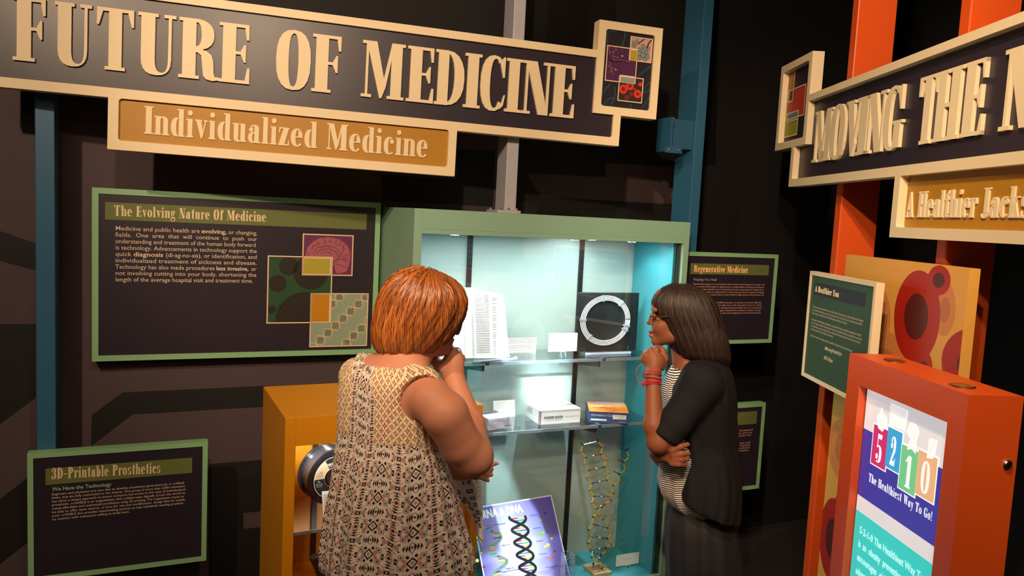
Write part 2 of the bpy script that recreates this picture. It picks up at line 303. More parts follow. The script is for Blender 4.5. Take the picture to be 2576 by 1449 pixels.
sign_frame(T,[(-2.26,2.532,.096,2.564),(-2.26,2.158,-2.227,2.532),(-2.227,2.158,.230,2.194),(.196,2.194,.230,2.293),
   (.096,2.293,.131,2.695),(.368,2.293,.403,2.695),(.131,2.66,.368,2.695),(.131,2.293,.368,2.328),
   (tb,1.967,te,2.003),(tb,2.003,tb+.036,2.158),(te-.034,2.003,te,2.158)],
   [(tb+.036,2.003,1,1),(te-.034,2.003,-1,1),(tb+.036,2.158,1,-1),(te-.034,2.158,-1,-1),(.131,2.66,1,-1),(.368,2.66,-1,-1),(.131,2.328,1,1),(.368,2.328,-1,1),(.196,2.194,-1,1)],0,.06)
T.add('board',G().box(-2.227,.096,.014,.05,2.194,2.532).box(.096,.196,.014,.05,2.194,2.293),NAVY)
T.add('tab_board',G().box(tb+.036,te-.034,.014,.05,2.003,2.158),OCHRE,label='mustard coloured tab board')
T.add('emblem_board',G().box(.131,.368,.012,.05,2.328,2.66),DKNAVY,label='dark picture board with overlapping science pictures')
sp=[(v[0]/1.9815,v[1]/1.9815) for v in [(62,225),(270,455),(480,665),(685,875),(890,1090),(1090,1245),(1375,1548),(1555,1697),(1803,2016),(2028,2163),(2168,2314),(2314,2397),(2395,2520)]]+[(1272,1312),(1313,1389),(1387,1446)]
letters(T,sg,'FUTUREOFMEDICINE',sp,2.259,.224,.003,.014,lambda x:80+.12*x)
s0=sg.h(364,320)[0]; s1=sg.h(1081,372)[0]
P,w=serif('Individualized Medicine'); g=G()
for i,p in enumerate(put(P,w,s0,s1,2.036,.104)): g.ext(p,.010-(i%9)*.00004,.014)
T.add('tab_lettering',g,CREAM,label='cream words Individualized Medicine')
def outline(g,x0,z0,x1,z1,y,w):
    for r in [(x0,z0,x1,z0+w),(x0,z1-w,x1,z1),(x0,z0+w,x0+w,z1-w),(x1-w,z0+w,x1,z1-w)]: g.flat(Rr(*r),y)
def disc(cx,cz,rx,rz=None,n=20,rot=0):
    rz=rz or rx; c,s=math.cos(rot),math.sin(rot)
    return [(cx+rx*math.cos(a)*c-rz*math.sin(a)*s,cz+rx*math.cos(a)*s+rz*math.sin(a)*c) for a in [2*math.pi*i/n for i in range(n)]]
def stroke(g,pts,w,y):
    for i in range(len(pts)-1):
        (x0,z0),(x1,z1)=pts[i],pts[i+1]; L=math.hypot(x1-x0,z1-z0)+1e-9; nx,nz=-(z1-z0)/L*w/2,(x1-x0)/L*w/2
        ex,ez=(x1-x0)/L*w*.3,(z1-z0)/L*w*.3
        g.flat([(x0+nx-ex,z0+nz-ez),(x0-nx-ex,z0-nz-ez),(x1-nx+ex,z1-nz+ez),(x1+nx+ex,z1+nz+ez)],y)
# emblem pictures (coordinates mapped from the zoom of the emblem)
def E(x,y): s,z=sg.h(1490+x/5.37,40+y/5.37); return s,z+.014*s
def E_(l): return [E(*p) for p in l]
Y0=.0115
g=G(); 
for pts,wd in [([(200,180),(210,300),(170,480)],.009),([(450,190),(440,300),(400,430)],.008),([(800,670),(720,730),(640,800)],.007),([(250,920),(170,1010),(140,1080)],.007),([(310,950),(330,1080),(260,1200)],.007),([(340,1080),(230,1120),(170,1200)],.006),([(790,900),(730,940),(700,1040),(780,1000)],.005),([(780,1100),(690,1240)],.005),([(530,1190),(540,1250)],.006),([(200,190),(340,200)],.006)]:
    stroke(g,E_(pts),wd,Y0)
T.add('picture_background',g,M('teal_print','1f4256',.5))['kind']='stuff'
def prect(a,b): (x0,z1),(x1,z0)=E(*a),E(*b); return x0,z0,x1,z1
rA=prect((203,385),(590,920)); rB=prect((522,265),(800,635)); rC=prect((370,800),(680,1180))
g=G(); g.flat(Rr(*rA),Y0-.0004); T.add('nerve_cell_picture',g,M('purple_print','4c2049',.5,noise=.25,scale=60))
g=G(); g.flat(Rr(*rB),Y0-.0006); T.add('alveoli_picture',g,M('pink_print','c79a94',.5))
g=G(); g.flat(Rr(*rC),Y0-.0008); T.add('blood_cell_picture',g,M('maroon_print','30201d',.5))
g=G()
for c in [(430,985,60),(520,940,55),(625,1050,55),(660,920,28),(580,985,14)]: g.flat(disc(*E(c[0],c[1]),c[2]/5.37/560*1.02),Y0-.001)
T.add('red_cells',g,M('red_print','d4321d',.5,noise=.05))
g=G()
for c in [(430,985,30),(520,940,26),(625,1050,24),(480,1100,36),(540,1050,32)]: g.flat(disc(*E(c[0],c[1]),c[2]/5.37/560),Y0-.0012)
T.add('cell_centres',g,M('darkred_print','6b2a20',.5))
g1=G();g2=G()
for i,c in enumerate([(645,450),(690,400),(690,460),(755,430),(735,485),(640,500),(645,560),(750,545),(715,585),(690,525)]):
    r=.0105 if i<9 else .0125; g1.flat(disc(*E(*c),r),Y0-.0012-i*.0001); g2.flat(disc(*E(*c),r*.87),Y0-.00125-i*.0001)
for i,c in enumerate([(560,350),(610,330),(545,390),(590,375),(575,415)]): g1.flat(disc(*E(*c),.0078),Y0-.0009-i*.00005); g2.flat(disc(*E(*c),.0069),Y0-.00092-i*.00005)
stroke(g1,E_([(740,430),(760,370),(800,320)]),.005,Y0-.0024); stroke(g1,E_([(620,370),(700,310)]),.004,Y0-.0024)
T.add('alveoli_outline',g1,M('ink_print','14181c',.5)); T.add('alveoli',g2,M('greygreen_print','7b8f88',.5))
g=G(); g.flat(disc(*E(410,535),.0052),Y0-.0012)
for pts in [[(230,400),(240,500),(330,450),(310,400)],[(280,560),(300,590),(420,590),(520,620)],[(240,610),(260,680),(330,720)],[(215,650),(270,720),(240,770)],[(270,720),(290,790)],[(380,560),(280,540),(300,480)]]: stroke(g,E_(pts),.0012,Y0-.001)
g.flat(disc(*E(325,720),.004),Y0-.001)
T.add('nerve_lines',g,M('palepink_print','b98a86',.5))
g=G(); stroke(g,E_([(215,520),(240,590),(300,610),(440,600),(500,620)]),.005,Y0-.0008); g.flat(disc(*E(410,535),.009),Y0-.0009); T.add('nerve_shadow',g,M('nerve_dark','1e1420',.5))
g=G(); g.flat(Rr(*prect((508,440),(605,605))),Y0-.003); T.add('overlap_square',g,M('lime_print','a99b1c',.5),label='olive yellow overlap square')
g=G(); g.flat(Rr(*prect((385,795),(580,915))),Y0-.003); T.add('overlap_square',g,M('bluegrey_print','83958f',.5),label='grey overlap square')
g=G()
for r in (rA,rB,rC,prect((505,438),(608,610)),prect((380,790),(586,920))): outline(g,*r,Y0-.0035,.0042)
T.add('picture_border',g,M('palecream_print','e9c8a6',.5))
# ---------------- MOVING THE N... sign ----------------
rg=Pl(2050,3.4,178.8)
T=Thing('exhibit_sign','cropped navy sign reading MOVING THE N above a mustard A Healthier Jacks tab','sign',rg,(0,.03,2.23),group='framed exhibit signs')
sign_frame(T,[(-.25,2.417,2.0,2.447),(1.965,2.029,2.0,2.417),(-.418,2.029,1.965,2.065),(-.418,2.065,-.383,2.221),
   (-.648,2.221,-.613,2.645),(-.285,2.221,-.25,2.645),(-.613,2.610,-.285,2.645),(-.613,2.221,-.285,2.256),
   (.606,1.8125,1.8,1.849),(.606,1.849,.644,2.029),(1.765,1.849,1.8,2.029)],
   [(.644,1.849,1,1),(.644,2.029,1,-1),(-.613,2.61,1,-1),(-.285,2.61,-1,-1),(-.613,2.256,1,1),(-.285,2.256,-1,1),(-.383,2.065,1,1)],0,.055)
T.add('board',G().box(-.25,1.965,.03,.05,2.065,2.417).box(-.383,-.25,.03,.05,2.065,2.221),NAVY)
T.add('tab_board',G().box(.644,1.765,.03,.05,1.849,2.029),OCHRE,label='mustard coloured tab board')
T.add('emblem_board',G().box(-.613,-.285,.03,.05,2.256,2.61),DKNAVY,label='dark picture board with coloured rectangles')
rg3=rg.off(.03)
sp=[(1900+a/2.265,1900+b/2.265) for a,b in [(332,440),(425,515),(510,607),(580,652),(628,748),(730,848),(925,1036),(1020,1182),(1178,1312),(1405,1640)]]
yy=lambda x:335-(x-2050)*.245
letters(T,rg.off(.016),'MOVINGTHEN',sp,2.132,.228,.017,.03,yy,shr=.93)
ra=rg.off(.026); P,w=serif('A Healthier'); s0=ra.h(1900+857/2.265,547)[0]; s1=ra.h(1900+1256/2.265,540)[0]; g=G()
z0=ra.h(1900+870/2.265,1238/2.265)[1]; z1=ra.h(1900+870/2.265,1095/2.265)[1]; hh=z1-z0
for i,p in enumerate(put(P,w,s0,s1,z0,hh)): g.ext(p,.024-(i%9)*.00004,.03)
P,w=serif('Jacks'); s0=ra.h(1900+1285/2.265,540)[0]; s2=ra.h(1900+1505/2.265,540)[0]; w4=serif('Jack')[1]; s1=s0+(s2-s0)/w4*w
for i,p in enumerate(put(P,w,s0,s1,z0,hh)): g.ext(p,.024-(i%9)*.00004,.03)
T.add('tab_lettering',g,CREAM,label='cream words A Healthier Jacks')
def E2(x,y): return rg3.h(1940+x/5.17,110+y/5.17)
def pr2(a,b): (x0,z1),(x1,z0)=E2(*a),E2(*b); return x0,z0,x1,z1
q1=pr2((185,405),(300,750)); q1=pr2((180,410),(290,745)); q2=pr2((235,612),(430,930)); q3=pr2((180,925),(340,1185)); Y1=.0295
for nm,q,c,k in [('plan_picture',q1,'9a6a1e',0),('muscle_picture',q2,'b8311f',1),('leaf_picture',q3,'8f8f1e',2)]:
    g=G(); g.flat(Rr(*q),Y1-.0003*k); T.add(nm,g,M(nm+'_print',c,.5,noise=.25,scale=70))
g=G(); g.flat(Rr(*pr2((245,612),(285,755))),Y1-.002); T.add('overlap_square',g,DKNAVY)
g=G(); g.flat(Rr(*pr2((225,905),(350,985))),Y1-.002); T.add('overlap_square',g,M('tealgrey_print','4f7d84',.5),label='teal grey overlap square')
g=G()
for q in (q1,q2,q3,pr2((245,612),(285,755)),pr2((222,905),(352,985))): outline(g,*q,Y1-.0025,.006)
T.add('picture_border',g,M('palecream_print','e9c8a6',.5))
# ---------------- posts ----------------
def post(lab,pl,s0,s1,y0,dep,z0,z1,mat,bolts=False,plate=None):
    T=Thing('support_post',lab,'post',pl,((s0+s1)/2,y0+dep/2,z0),group='painted steel support posts')
    T.add('tube',G().box(s0,s1,y0,y0+dep,z0+(.012 if plate else 0),z1),mat,bevel=.003)
    if plate:
        x0,x1,a,b=plate; T.add('base_plate',G().box(x0,x1,a,b,z0,z0+.012),mat,bevel=.001)
        for bx in (x0+.015,(x0+x1)/2,x1-.015): 
            for by in (a+.015,b-.015):
                T.add('bolt',G().lathe([(.0075,0),(.0075,.006),(.005,.011),(.001,.012)],(bx,by,z0+.012),seg=6),STEEL)
    return T
CT=1.832
ga=sg.off(.065)
s0,s1=ga.h(1270,500)[0],ga.h(1299,500)[0]
post('pale grey steel post standing on top of the green display case',ga,s0,s1,0,.16,CT,4.19,GREY,plate=(s0-.035,s1+.02,-.012,.18))
pb=cf.off(.16); s0,s1=pb.h(1733,560)[0],pb.h(1757,560)[0]
T=post('dark blue post rising behind the right end of the green display case',pb,s0,s1,0,.16,FLZ,4.19,BLUE)
zA,zB=at(1690,292,3.9)[2],at(1690,368,3.9)[2]
T.add('bracket_arm',G().box(s0-.16,s0,.02,.06,zB,zA),BLUE,bevel=.002); T.add('flange',G().box(s0-.172,s0-.16,-.03,.09,zB-.02,zA),BLUE,bevel=.001).data
T.add('flange_foot',G().box(s0-.2,s0-.1,-.035,-.03,zB-.03,zB),BLUE)
for bx,bz in ((s0-.166,zA-.01),(s0-.18,zB-.015),(s0-.12,zB-.015)): T.add('bolt',G().ball((bx,-.038,bz),.006,8,5),STEEL,smooth=True)
pc=wb.off(-.22); s0,s1=pc.h(90,700)[0],pc.h(139,700)[0]
post('dark blue post left of the large medicine panel, behind the prosthetics panel',pc,s0,s1,0,.16,FLZ,4.19,BLUE)
for i,(a,b,v,lab) in enumerate([(2106,2120,462,'orange post behind the left end of the MOVING THE sign'),(2357,2381,612,'orange post behind the right part of the MOVING THE sign')]):
    po=rg.off(.07); s0,s1=po.h(a,v)[0],po.h(b,v)[0]
    T=post(lab,po,s0,s1,0,.165,FLZ,4.19,ORANGE)
    T.add('seam_edge',G().box(s1,s1+.0015,.004,.007,0,4.19),M('orange_edge','e8632a',.3,noise=0))
# ---------------- text panels ----------------
def panel(lab,pl,s0,s1,z0,z1,bw,th=.045,fm=None,bm=None,name='text_panel',rec=.004):
    T=Thing(name,lab,'panel',pl,((s0+s1)/2,th,z0),group='framed text panels'); fm=fm or GREENF
    g=G(); 
    for r in [(s0,z0,s1,z0+bw),(s0,z1-bw,s1,z1),(s0,z0+bw,s0+bw,z1-bw),(s1-bw,z0+bw,s1,z1-bw)]: g.ext(Rr(*r),0,th)
    T.add('frame',g,fm)
    T.add('board',G().box(s0+bw,s1-bw,rec,th-.002,z0+bw,z1-bw),bm or NAVY)
    T.y=rec-.0008; return T
def bar(T,pl,a,b,mat,nm='title_bar'):
    (x0,z1),(x1,z0)=pl.h(*a),pl.h(*b); g=G(); g.flat(Rr(x0,z0,x1,z1),T.y); T.add(nm,g,mat)
def title(T,pl,txt,a,b,top,mat=CREAMP,dy=.0006):
    s0,z0=pl.h(*a); s1,z1=pl.h(*b); zt=pl.h(a[0],top)[1]; P,w=serif(txt,.045); g=G()
    for i,p in enumerate(put(P,w,s0,s1,z0,zt-z0,z0-z1)): g.ext(p,T.y-.001-dy-(i%9)*.00004,T.y-dy)
    T.add('title_lettering',g,mat)
def body(T,pl,lines,a,b,last,hx,mat=PALEP,nm='text_lines'):
    """lines: text,bold,widthfactor ; a left first baseline px, b right edge px, last left baseline px"""
    s0,z0=pl.h(*a); s1=pl.h(*b)[0]; zl=pl.h(*last)[1]; n=len(lines); L=[]
    for i,(tx,bd,k) in enumerate(lines):
        if isinstance(tx,list):
            for t_,f0,f1,bb in tx: L.append((t_,s0+(s1-s0)*f0,s0+(s1-s0)*f1,z0+(zl-z0)*i/(n-1),hx,bb))
        elif tx: L.append((tx,s0,s0+(s1-s0)*k,z0+(zl-z0)*i/(n-1),hx,bd))
    T.add(nm,sans_g(G(),L,T.y-.0005),mat)
ev=wb.off(-.08)
T=panel('large green-framed panel titled The Evolving Nature Of Medicine',ev,-1.235,-.03,1.127,1.85,.024,.05); 
bar(T,ev,(264,508),(922,578),OLIVE)
title(T,ev,'The Evolving Nature Of Medicine',(287,543),(670,558),516)
body(T,ev,[([('Medicine and public health are',0,.578,0),('evolving,',.59,.772,1),('or changing,',.785,1,0)],0,1),('fields.  One  area  that  will  continue  to  push  our',0,1),('understanding and treatment of the human body forward',0,.99),('is technology. Advancements in technology support the',0,1),([('quick',0,.107,0),('diagnosis',.12,.323,1),('(di-ag-no-sis), or identification, and',.34,1,0)],0,1),('individualized treatment of sickness and disease.',0,1),([('Technology has also made procedures',0,.688,0),('less invasive,',.70,.94,1),('or',.96,1,0)],0,1),('not involving cutting into your body, shortening the',0,1),('length of the average hospital visit and treatment time.',0,.975)],(290,579),(646,640),(289,708),.0185)
s0,z=ev.h(290,579)
def wordover(T,pl,tx,a,b,h,mat): 
    s0,z0=pl.h(*a); s1=pl.h(*b)[0]; T.add('bold_words',sans_g(G(),[(tx,s0,s1,z0,h,1)],T.y-.001),mat)
def Q(x,y): return ev.h(660+x/4.39,560+y/4.39)
def pq(a,b): (x0,z1),(x1,z0)=Q(*a),Q(*b); return x0,z0,x1,z1
yb=T.y
qa=pq((60,362),(757,1108)); qb=pq((447,120),(995,590)); qc=pq((533,778),(1155,1362)); qab=pq((445,380),(757,580)); qac=pq((535,778),(745,1105))
g=G(); g.flat(Rr(*qa),yb); T.add('virus_picture',g,M('forest_print','1f4a2a',.5))
VD=M('virus_dark','241b14',.5); g=G()
def clipd(poly,r):   # Sutherland-Hodgman against rect
    for ax,lim,sg_ in ((0,r[0],1),(0,r[2],-1),(1,r[1],1),(1,r[3],-1)):
        out=[]; n=len(poly)
        for i in range(n):
            p,q=poly[i],poly[(i+1)%n]; ip=(p[ax]-lim)*sg_>=0; iq=(q[ax]-lim)*sg_>=0
            if ip: out.append(p)
            if ip!=iq:
                k=(lim-p[ax])/(q[ax]-p[ax]); out.append((p[0]+(q[0]-p[0])*k,p[1]+(q[1]-p[1])*k))
        poly=out
        if len(poly)<3: return None
    return poly
def fl(g,poly,y,r=None):
    if r: poly=clipd(poly,r)
    if poly: g.flat(poly,y)
for cx,cy,r,sp_,n in [(290,480,98,4,60),(170,672,92,5,60),(105,960,44,2,40),(540,550,185,16,46),(470,1080,310,18,60)]:
    c=Q(cx,cy); k=(qa[2]-qa[0])/(757-60); 
    fl(g,disc(*c,r*k,n=40),yb-.0003,qa)
    for i in range(n):
        a=2*math.pi*i/n; rr=r*k; p=[(c[0]+rr*.97*math.cos(a+d),c[1]+rr*.97*math.sin(a+d)) for d in (-.045*46/n,.045*46/n)]+[(c[0]+(rr+sp_*k*1.3)*math.cos(a),c[1]+(rr+sp_*k*1.3)*math.sin(a))]
        fl(g,p,yb-.0003,qa)
T.add('virus_shapes',g,VD)
g=G(); g.flat(Rr(*qb),yb-.0006); T.add('brain_picture',g,M('plum_print','6a2a55',.5))
g=G(); g.flat([Q(*p) for p in [(475,360),(500,270),(560,210),(640,170),(740,160),(850,185),(930,240),(975,330),(970,420),(955,480),(930,540),(860,560),(810,560),(800,500),(770,440),(760,380),(600,385),(475,385)]],yb-.0008); T.add('brain_shape',g,M('rose_print','a85a6c',.5))
g=G()
for pts in [[(565,350),(600,280),(700,250),(800,270),(860,330),(850,380)],[(590,350),(640,300),(740,290),(820,330),(840,400),(780,440)],[(640,350),(680,320),(740,330),(770,360)],[(570,250),(545,300)],[(600,200),(630,240),(560,260)],[(680,170),(700,230),(670,215)],[(750,165),(760,220),(730,200)],[(820,180),(810,240),(840,250)],[(870,200),(850,260)],[(930,240),(890,270),(920,300)],[(880,380),(950,350),(965,330)],[(770,440),(860,400),(950,430)],[(800,450),(870,470),(940,505)],[(790,440),(800,520),(810,550)],[(890,400),(940,385),(930,410),(890,400)],[(500,320),(520,340),(500,365)],[(860,380),(900,290),(880,240)],[(640,280),(700,262),(760,275)]]:
    stroke(g,[Q(*p) for p in pts],.0018,yb-.0011)
T.add('brain_lines',g,M('brain_ink','3b1c26',.5))
g=G(); g.flat(Rr(*qc),yb-.0012); T.add('helix_picture',g,M('sage_print','93a390',.5))
gA=G();gB=G();gI=G()
def inq(p,m=.004): return qc[0]+m<p[0]<qc[2]-m and qc[1]+m<p[1]<qc[3]-m
def helixstrip(x0,y0,n):
    ux,uy=84/116,-80/116; nx_,ny_=80/116,84/116
    for i in range(n):
        cx,cy=x0+84*i,y0-80*i
        lens=[(cx+ux*t_*56+nx_*o_,cy+uy*t_*56+ny_*o_) for t_,o_ in [(-.8,-8),(-.4,-36),(0,-44),(.4,-36),(.8,-8),(.8,8),(.4,36),(0,44),(-.4,36),(-.8,8)]]
        fl(gI,[Q(*p) for p in lens],yb-.0014,qc)
        for k in range(4):
            o=(k-1.5)*.42; L_=34-abs(k-1.5)*10; p0,p1=Q(cx+ux*o*56-nx_*L_,cy+uy*o*56-ny_*L_),Q(cx+ux*o*56+nx_*L_,cy+uy*o*56+ny_*L_)
            if inq(p0) and inq(p1): stroke(gB,[p0,p1],.0022,yb-.0018)
    for sgn in (1,-1):
        pts=[(x0+84*t_+nx_*52*sgn*math.cos(math.pi*t_),y0-80*t_+ny_*52*sgn*math.cos(math.pi*t_)) for t_ in np.arange(-.9,n-.1,.1)]
        for a_,b_ in zip(pts[:-1],pts[1:]):
            p0,p1=Q(*a_),Q(*b_)
            if inq(p0) and inq(p1): stroke(gA,[p0,p1],.0075,yb-.002-(.0001 if sgn>0 else 0))
helixstrip(640,1300,8); helixstrip(925,1330,4); helixstrip(770,900,2)
T.add('helix_ribbon',gA,M('ecru_print','ddd0a4',.5))['kind']='stuff'; T.add('helix_core',gI,M('greyhelix_print','8a9180',.5))['kind']='stuff'; T.add('helix_bases',gB,M('helix_ink','22241f',.5))['kind']='stuff'
g=G(); g.flat(Rr(*qab),yb-.0026); T.add('overlap_square',g,M('chartreuse_print','b0a233',.5),label='yellow green overlap square')
g=G(); g.flat(Rr(*qac),yb-.0026); T.add('overlap_square',g,M('amber_print','c58308',.5),label='amber overlap square')
g=G()
for q in (qa,qb,qc,qab,qac): outline(g,*q,yb-.003,.0055)
T.add('picture_border',g,M('palecream_print','e9c8a6',.5))
# prosthetics panel
pp_=wb.off(-.27)
x0,z1=pp_.h(68,1138); x1,_=pp_.h(523,1113)
T=panel('lower left green-framed panel titled 3D-Printable Prosthetics',pp_,x0,x1,pp_.h(518,1410)[1],pp_.h(300,1126)[1],.02,.045)
bar(T,pp_,(114,1180),(483,1190),OLIVE)
title(T,pp_,'3D-Printable Prosthetics',(130,1206),(404,1190),1178)
body(T,pp_,[('We Have the Technology',1,.43),('',0,1)],(131,1236),(466,1220),(131,1250),.0155,MINTP,'subtitle')
body(T,pp_,[('Engineers and physicians are now able to develop prosthetics (pros-thet-ics), or artificial',0,.99),('limbs, that are fully customized to the wearer. One group of more than 3,000 volunteers',0,1),('has taken a unique approach to ensure everyone has access to this type of individualized',0,1),('prosthetic. e-NABLE is an organization that collaborates digitally across the world to',0,1),('create affordable and customized prosthetics using 3D printing. The organization hopes to',0,.99),('be able to offer open source, or free for use and modification, design files for public',0,1),('soon. e-NABLE also provides matchmaking services to help individuals needing prosthet-',0,.99),('ics connect with volunteers willing to build them.',0,.57)],(130,1247),(466,1222),(130,1310),.0095)
# regenerative panel
rp=cf.off(.10)
x1,zt=rp.h(1959,641); x1b,zb=rp.h(1942,862)
T=panel('green-framed panel titled Regenerative Medicine, right of the display case',rp,1.405,x1,zb,zt,.02,.045)
bar(T,rp,(1739,662),(1934,693),OLIVE)
title(T,rp,'Regenerative Medicine',(1746,684),(1882,687),667,M('peach_print','ffc58a',.6,noise=0))
body(T,rp,[('Helping You Heal',0,.31),('',0,1)],(1745,706),(1925,715),(1745,720),.014,M('greymint_print','9db3a0',.6,noise=0),'subtitle')
PK=M('salmon_print','e0ab92',.6,noise=0)
body(T,rp,[('Regenerative (re-gen-er-a-tive) medicine aims to improve the healing of your body. The',0,1),('parts in your body begin to degenerate, or break down, with age and disease.',0,1),('Researchers have identified ways to help aid your body in regenerating, or healing, those',0,.99),('parts. Cells, tissues or organs from a donor can be used to replace damaged',0,1),('tissue or boost the stem cells in your body to help restore the function of',0,1),('organs.',0,.1),('',0,1),('Stem cells can differentiate (differ-en-ti-ate), or develop into many different',0,.975),('types of cells and become skin cells, brain cells, lung cells and so on. These',0,.98),('cells are used in regenerative medicine because they serve as an internal',0,.98),('repair system for tissues and organs. Researchers continue to study a variety',0,.97),('of cells for their unique qualities with some being more versatile than others.',0,.98)],(1744,716),(1924,722),(1744,790),.0085,PK)
x1,zt=rp.h(1927,1013); x1b,zb=rp.h(1912,1228)
T=panel('green-framed text panel half hidden behind the woman in the black jacket',rp,1.405,x1,zb,zt,.02,.045)
bar(T,rp,(1745,1046),(1904,1066),OLIVE)
body(T,rp,[('is a set of biological instructions. Contained',0,1),('inside the cells of you and allow you to',0,.99),('grow. It is the science that studies the',0,.98),('whole set.',0,.2),('',0,1),('Doctors use it to find out their size and',0,.97),('plan a treatment for you based',0,.97),('on genes. Medicine can reduce',0,.97),('risk with personalized treatment.',0,.96)],(1745,1096),(1894,1090),(1745,1148),.010,PK)
# A Healthier You
yp=Pl(2038,3.25,178.8)
T=panel('cream-framed green panel titled A Healthier You',yp,-.015,.562,1.206,1.653,.016,.03,CREAM,M('deepgreen_print','2c4a2c',.5))
bar(T,yp,(1990+240/4.14,660+207/4.14),(1990+757/4.14,660+468/4.14),DKNAVY)
title(T,yp,'A Healthier You',(2049,733),(2108,748.5),718)
body(T,yp,[('The key to living a healthier life is to start simple. Every day you make decisions that impact',0,1),('your health, like what you eat and how active you are. You can do a lot to improve your health',0,.98),('by focusing on individual factors like lifestyle and behavior choices.',0,.72),('',0,1),('Although community factors will always impact health, we can address inequalities in health',0,.98),('care to improve health education and access to nutritious foods, medical care and safe',0,1),('environments to work and play. When we advocate for better health for all, we move toward',0,.98),('becoming a healthier, more vibrant community.',0,.48),('',0,1),('Share how you are moving towards a healthier lifestyle by using the hashtags:',0,.86)],(2043,773),(2170,812),(2037,845),.0095)
sa,za=yp.h(2073,880); body(T,yp,[('#MovingWithMOSH',1,1),('',0,1),('',0,1),('#5210Jax',1,.55)],(2073,879),(2115,890),(2079,906),.014,CREAMP,'hashtags')
# tall blood cell board
cb=Pl(2130,3.15,178.8)
T=Thing('picture_board','tall yellow board printed with large red blood cells behind the screen kiosk','panel',cb,(.4,.03,FLZ))
T.add('board',G().box(-.03,.8065,0,.034,FLZ,1.732),M('yellow_board','e8ac4f',.5,noise=.05))
rcb=(-.029,FLZ+.01,.8055,1.731)
def cell(cx,cy,top,right,bot,left,i,mats=('cell_red','b3251a','cell_core','5a1f1c')):
    (x0,_),(x1,_)=cb.h(*left),cb.h(*right); z1=cb.h(*top)[1]; z0=cb.h(*bot)[1]; c=((x0+x1)/2,(z0+z1)/2)
    g=G(); fl(g,disc(*c,(x1-x0)/2,(z1-z0)/2,36),-.0005-.0002*i,rcb); T.add('blood_cell',g,M(mats[0],mats[1],.45,noise=.04))
    g=G(); fl(g,disc(*c,(x1-x0)/2*.52,(z1-z0)/2*.5,30),-.0006-.0002*i,rcb); T.add('cell_core',g,M(mats[2],mats[3],.45,noise=.04))
SO=('cell_soft','d98a4a','cell_softcore','c27440')
cell(0,0,(2215,722),(2242,790),(2200,885),(2170,790),0,SO); cell(0,0,(2240,835),(2290,900),(2200,1000),(2170,900),1,SO); cell(0,0,(2385,715),(2404,780),(2375,845),(2352,780),1,SO)
cell(0,0,(2330,682),(2370,760),(2290,910),(2246,830),2); cell(0,0,(2370,668),(2393,700),(2355,742),(2334,700),3); cell(0,0,(2330,882),(2348,930),(2320,990),(2300,930),4)
cell(0,0,(2470,830),(2560,900),(2440,1020),(2366,940),5)
cell(0,0,(2115,1050),(2160,1120),(2100,1195),(2084,1120),1,SO); cell(0,0,(2120,1200),(2200,1280),(2110,1400),(2096,1290),2); cell(0,0,(2085,1240),(2135,1330),(2070,1440),(2062,1340),4)
# ---------------- kiosk ----------------
kp=Pl(2138,2.41,175.2)
ZT=1.45
s1=kp.h(2438,990)[0]; s0=kp.h(2138,886)[0]
T=Thing('screen_kiosk','orange-red kiosk with a lit screen about 5210 healthy living','kiosk',kp,((s0+s1)/2,.07,FLZ))
o0,z_=kp.h(2162,962); o1,z_=kp.h(2383,1064); ot=kp.h(2381,1062)[1]; ob_=.45; D=.14
g=G(); g.box(s0,o0,0,D,FLZ,ZT).box(o1,s1,0,D,FLZ,ZT).box(o0,o1,0,D,ot,ZT).box(o0,o1,0,D,FLZ,ob_).box(o0,o1,.06,D,ob_,ot)
T.add('cabinet',g,ORANGE)
T.add('bezel',G().box(o0,o1,.0255,.06,ob_,ot),M('bezel_black','0a0a0c',.3,noise=0))
def KM(n,c): return M(n,c,.35,noise=0,emit=.5)
ks=kp.off(.024); a0=ks.h(2183,970)[0]; ky=.024
def scr(nm,poly,mat,k=0): g=G(); g.flat(poly,ky-.0003*k); return T.add(nm,g,mat)
S_=T.add('screen',G().box(a0,o1-.001,ky,.05,ob_+.004,ot-.001),KM('screen_white','d9d6da'))
def K(x,y): return ks.h(2080+x/2.847,940+y/2.847)
zpt=(K(268,380)[1]+K(820,690)[1])/2; zpb=(K(222,845)[1]+K(757,1250)[1])/2; ztt=(K(212,955)[1]+K(745,1375)[1])/2
scr('screen_band',Rr(a0,zpb,o1-.001,zpt),KM('screen_violet','3d379b'),1); scr('screen_band',Rr(a0,ob_+.004,o1-.001,ztt),KM('screen_teal','35c9c6'),1)
for ch,pts,c in [('5',[(343,362),(437,405),(427,703),(315,632)],'c0306e'),('2',[(445,378),(548,430),(515,718),(414,655)],'3aa0d6'),('1',[(545,505),(655,560),(635,890),(508,805)],'6fc48e'),('0',[(660,545),(797,605),(765,935),(628,848)],'dcae84')]:
    (x0,z1),(x1,_)=K(*pts[0]),K(*pts[1]); x1=(x1+K(*pts[2])[0])/2; x0=(x0+K(*pts[3])[0])/2; z0=(K(*pts[3])[1]+K(*pts[2])[1])/2; z1=(z1+K(*pts[1])[1])/2
    scr('number_tile',Rr(x0-.004,z0-.004,x1+.004,z1+.004),KM('screen_pale','f0f2f6'),2); scr('number_tile',Rr(x0,z0,x1,z1),KM('tile_'+c,c),3)
    P,w=serif(ch); hh=(z1-z0)*.72; g=G()
    for p in put(P,w,x0+.022,x1-.022,z0+(z1-z0)*.1,hh): g.flat(p,ky-.0015)
    T.add('number',g,KM('screen_pale','f0f2f6'))
WH=KM('screen_pale','f0f2f6')
scr('apple_icon',[(x,z) for x,z in [K(*p) for p in [(360,310),(380,285),(395,240),(400,280),(430,320),(428,380),(400,418),(370,390)]]],WH,4)
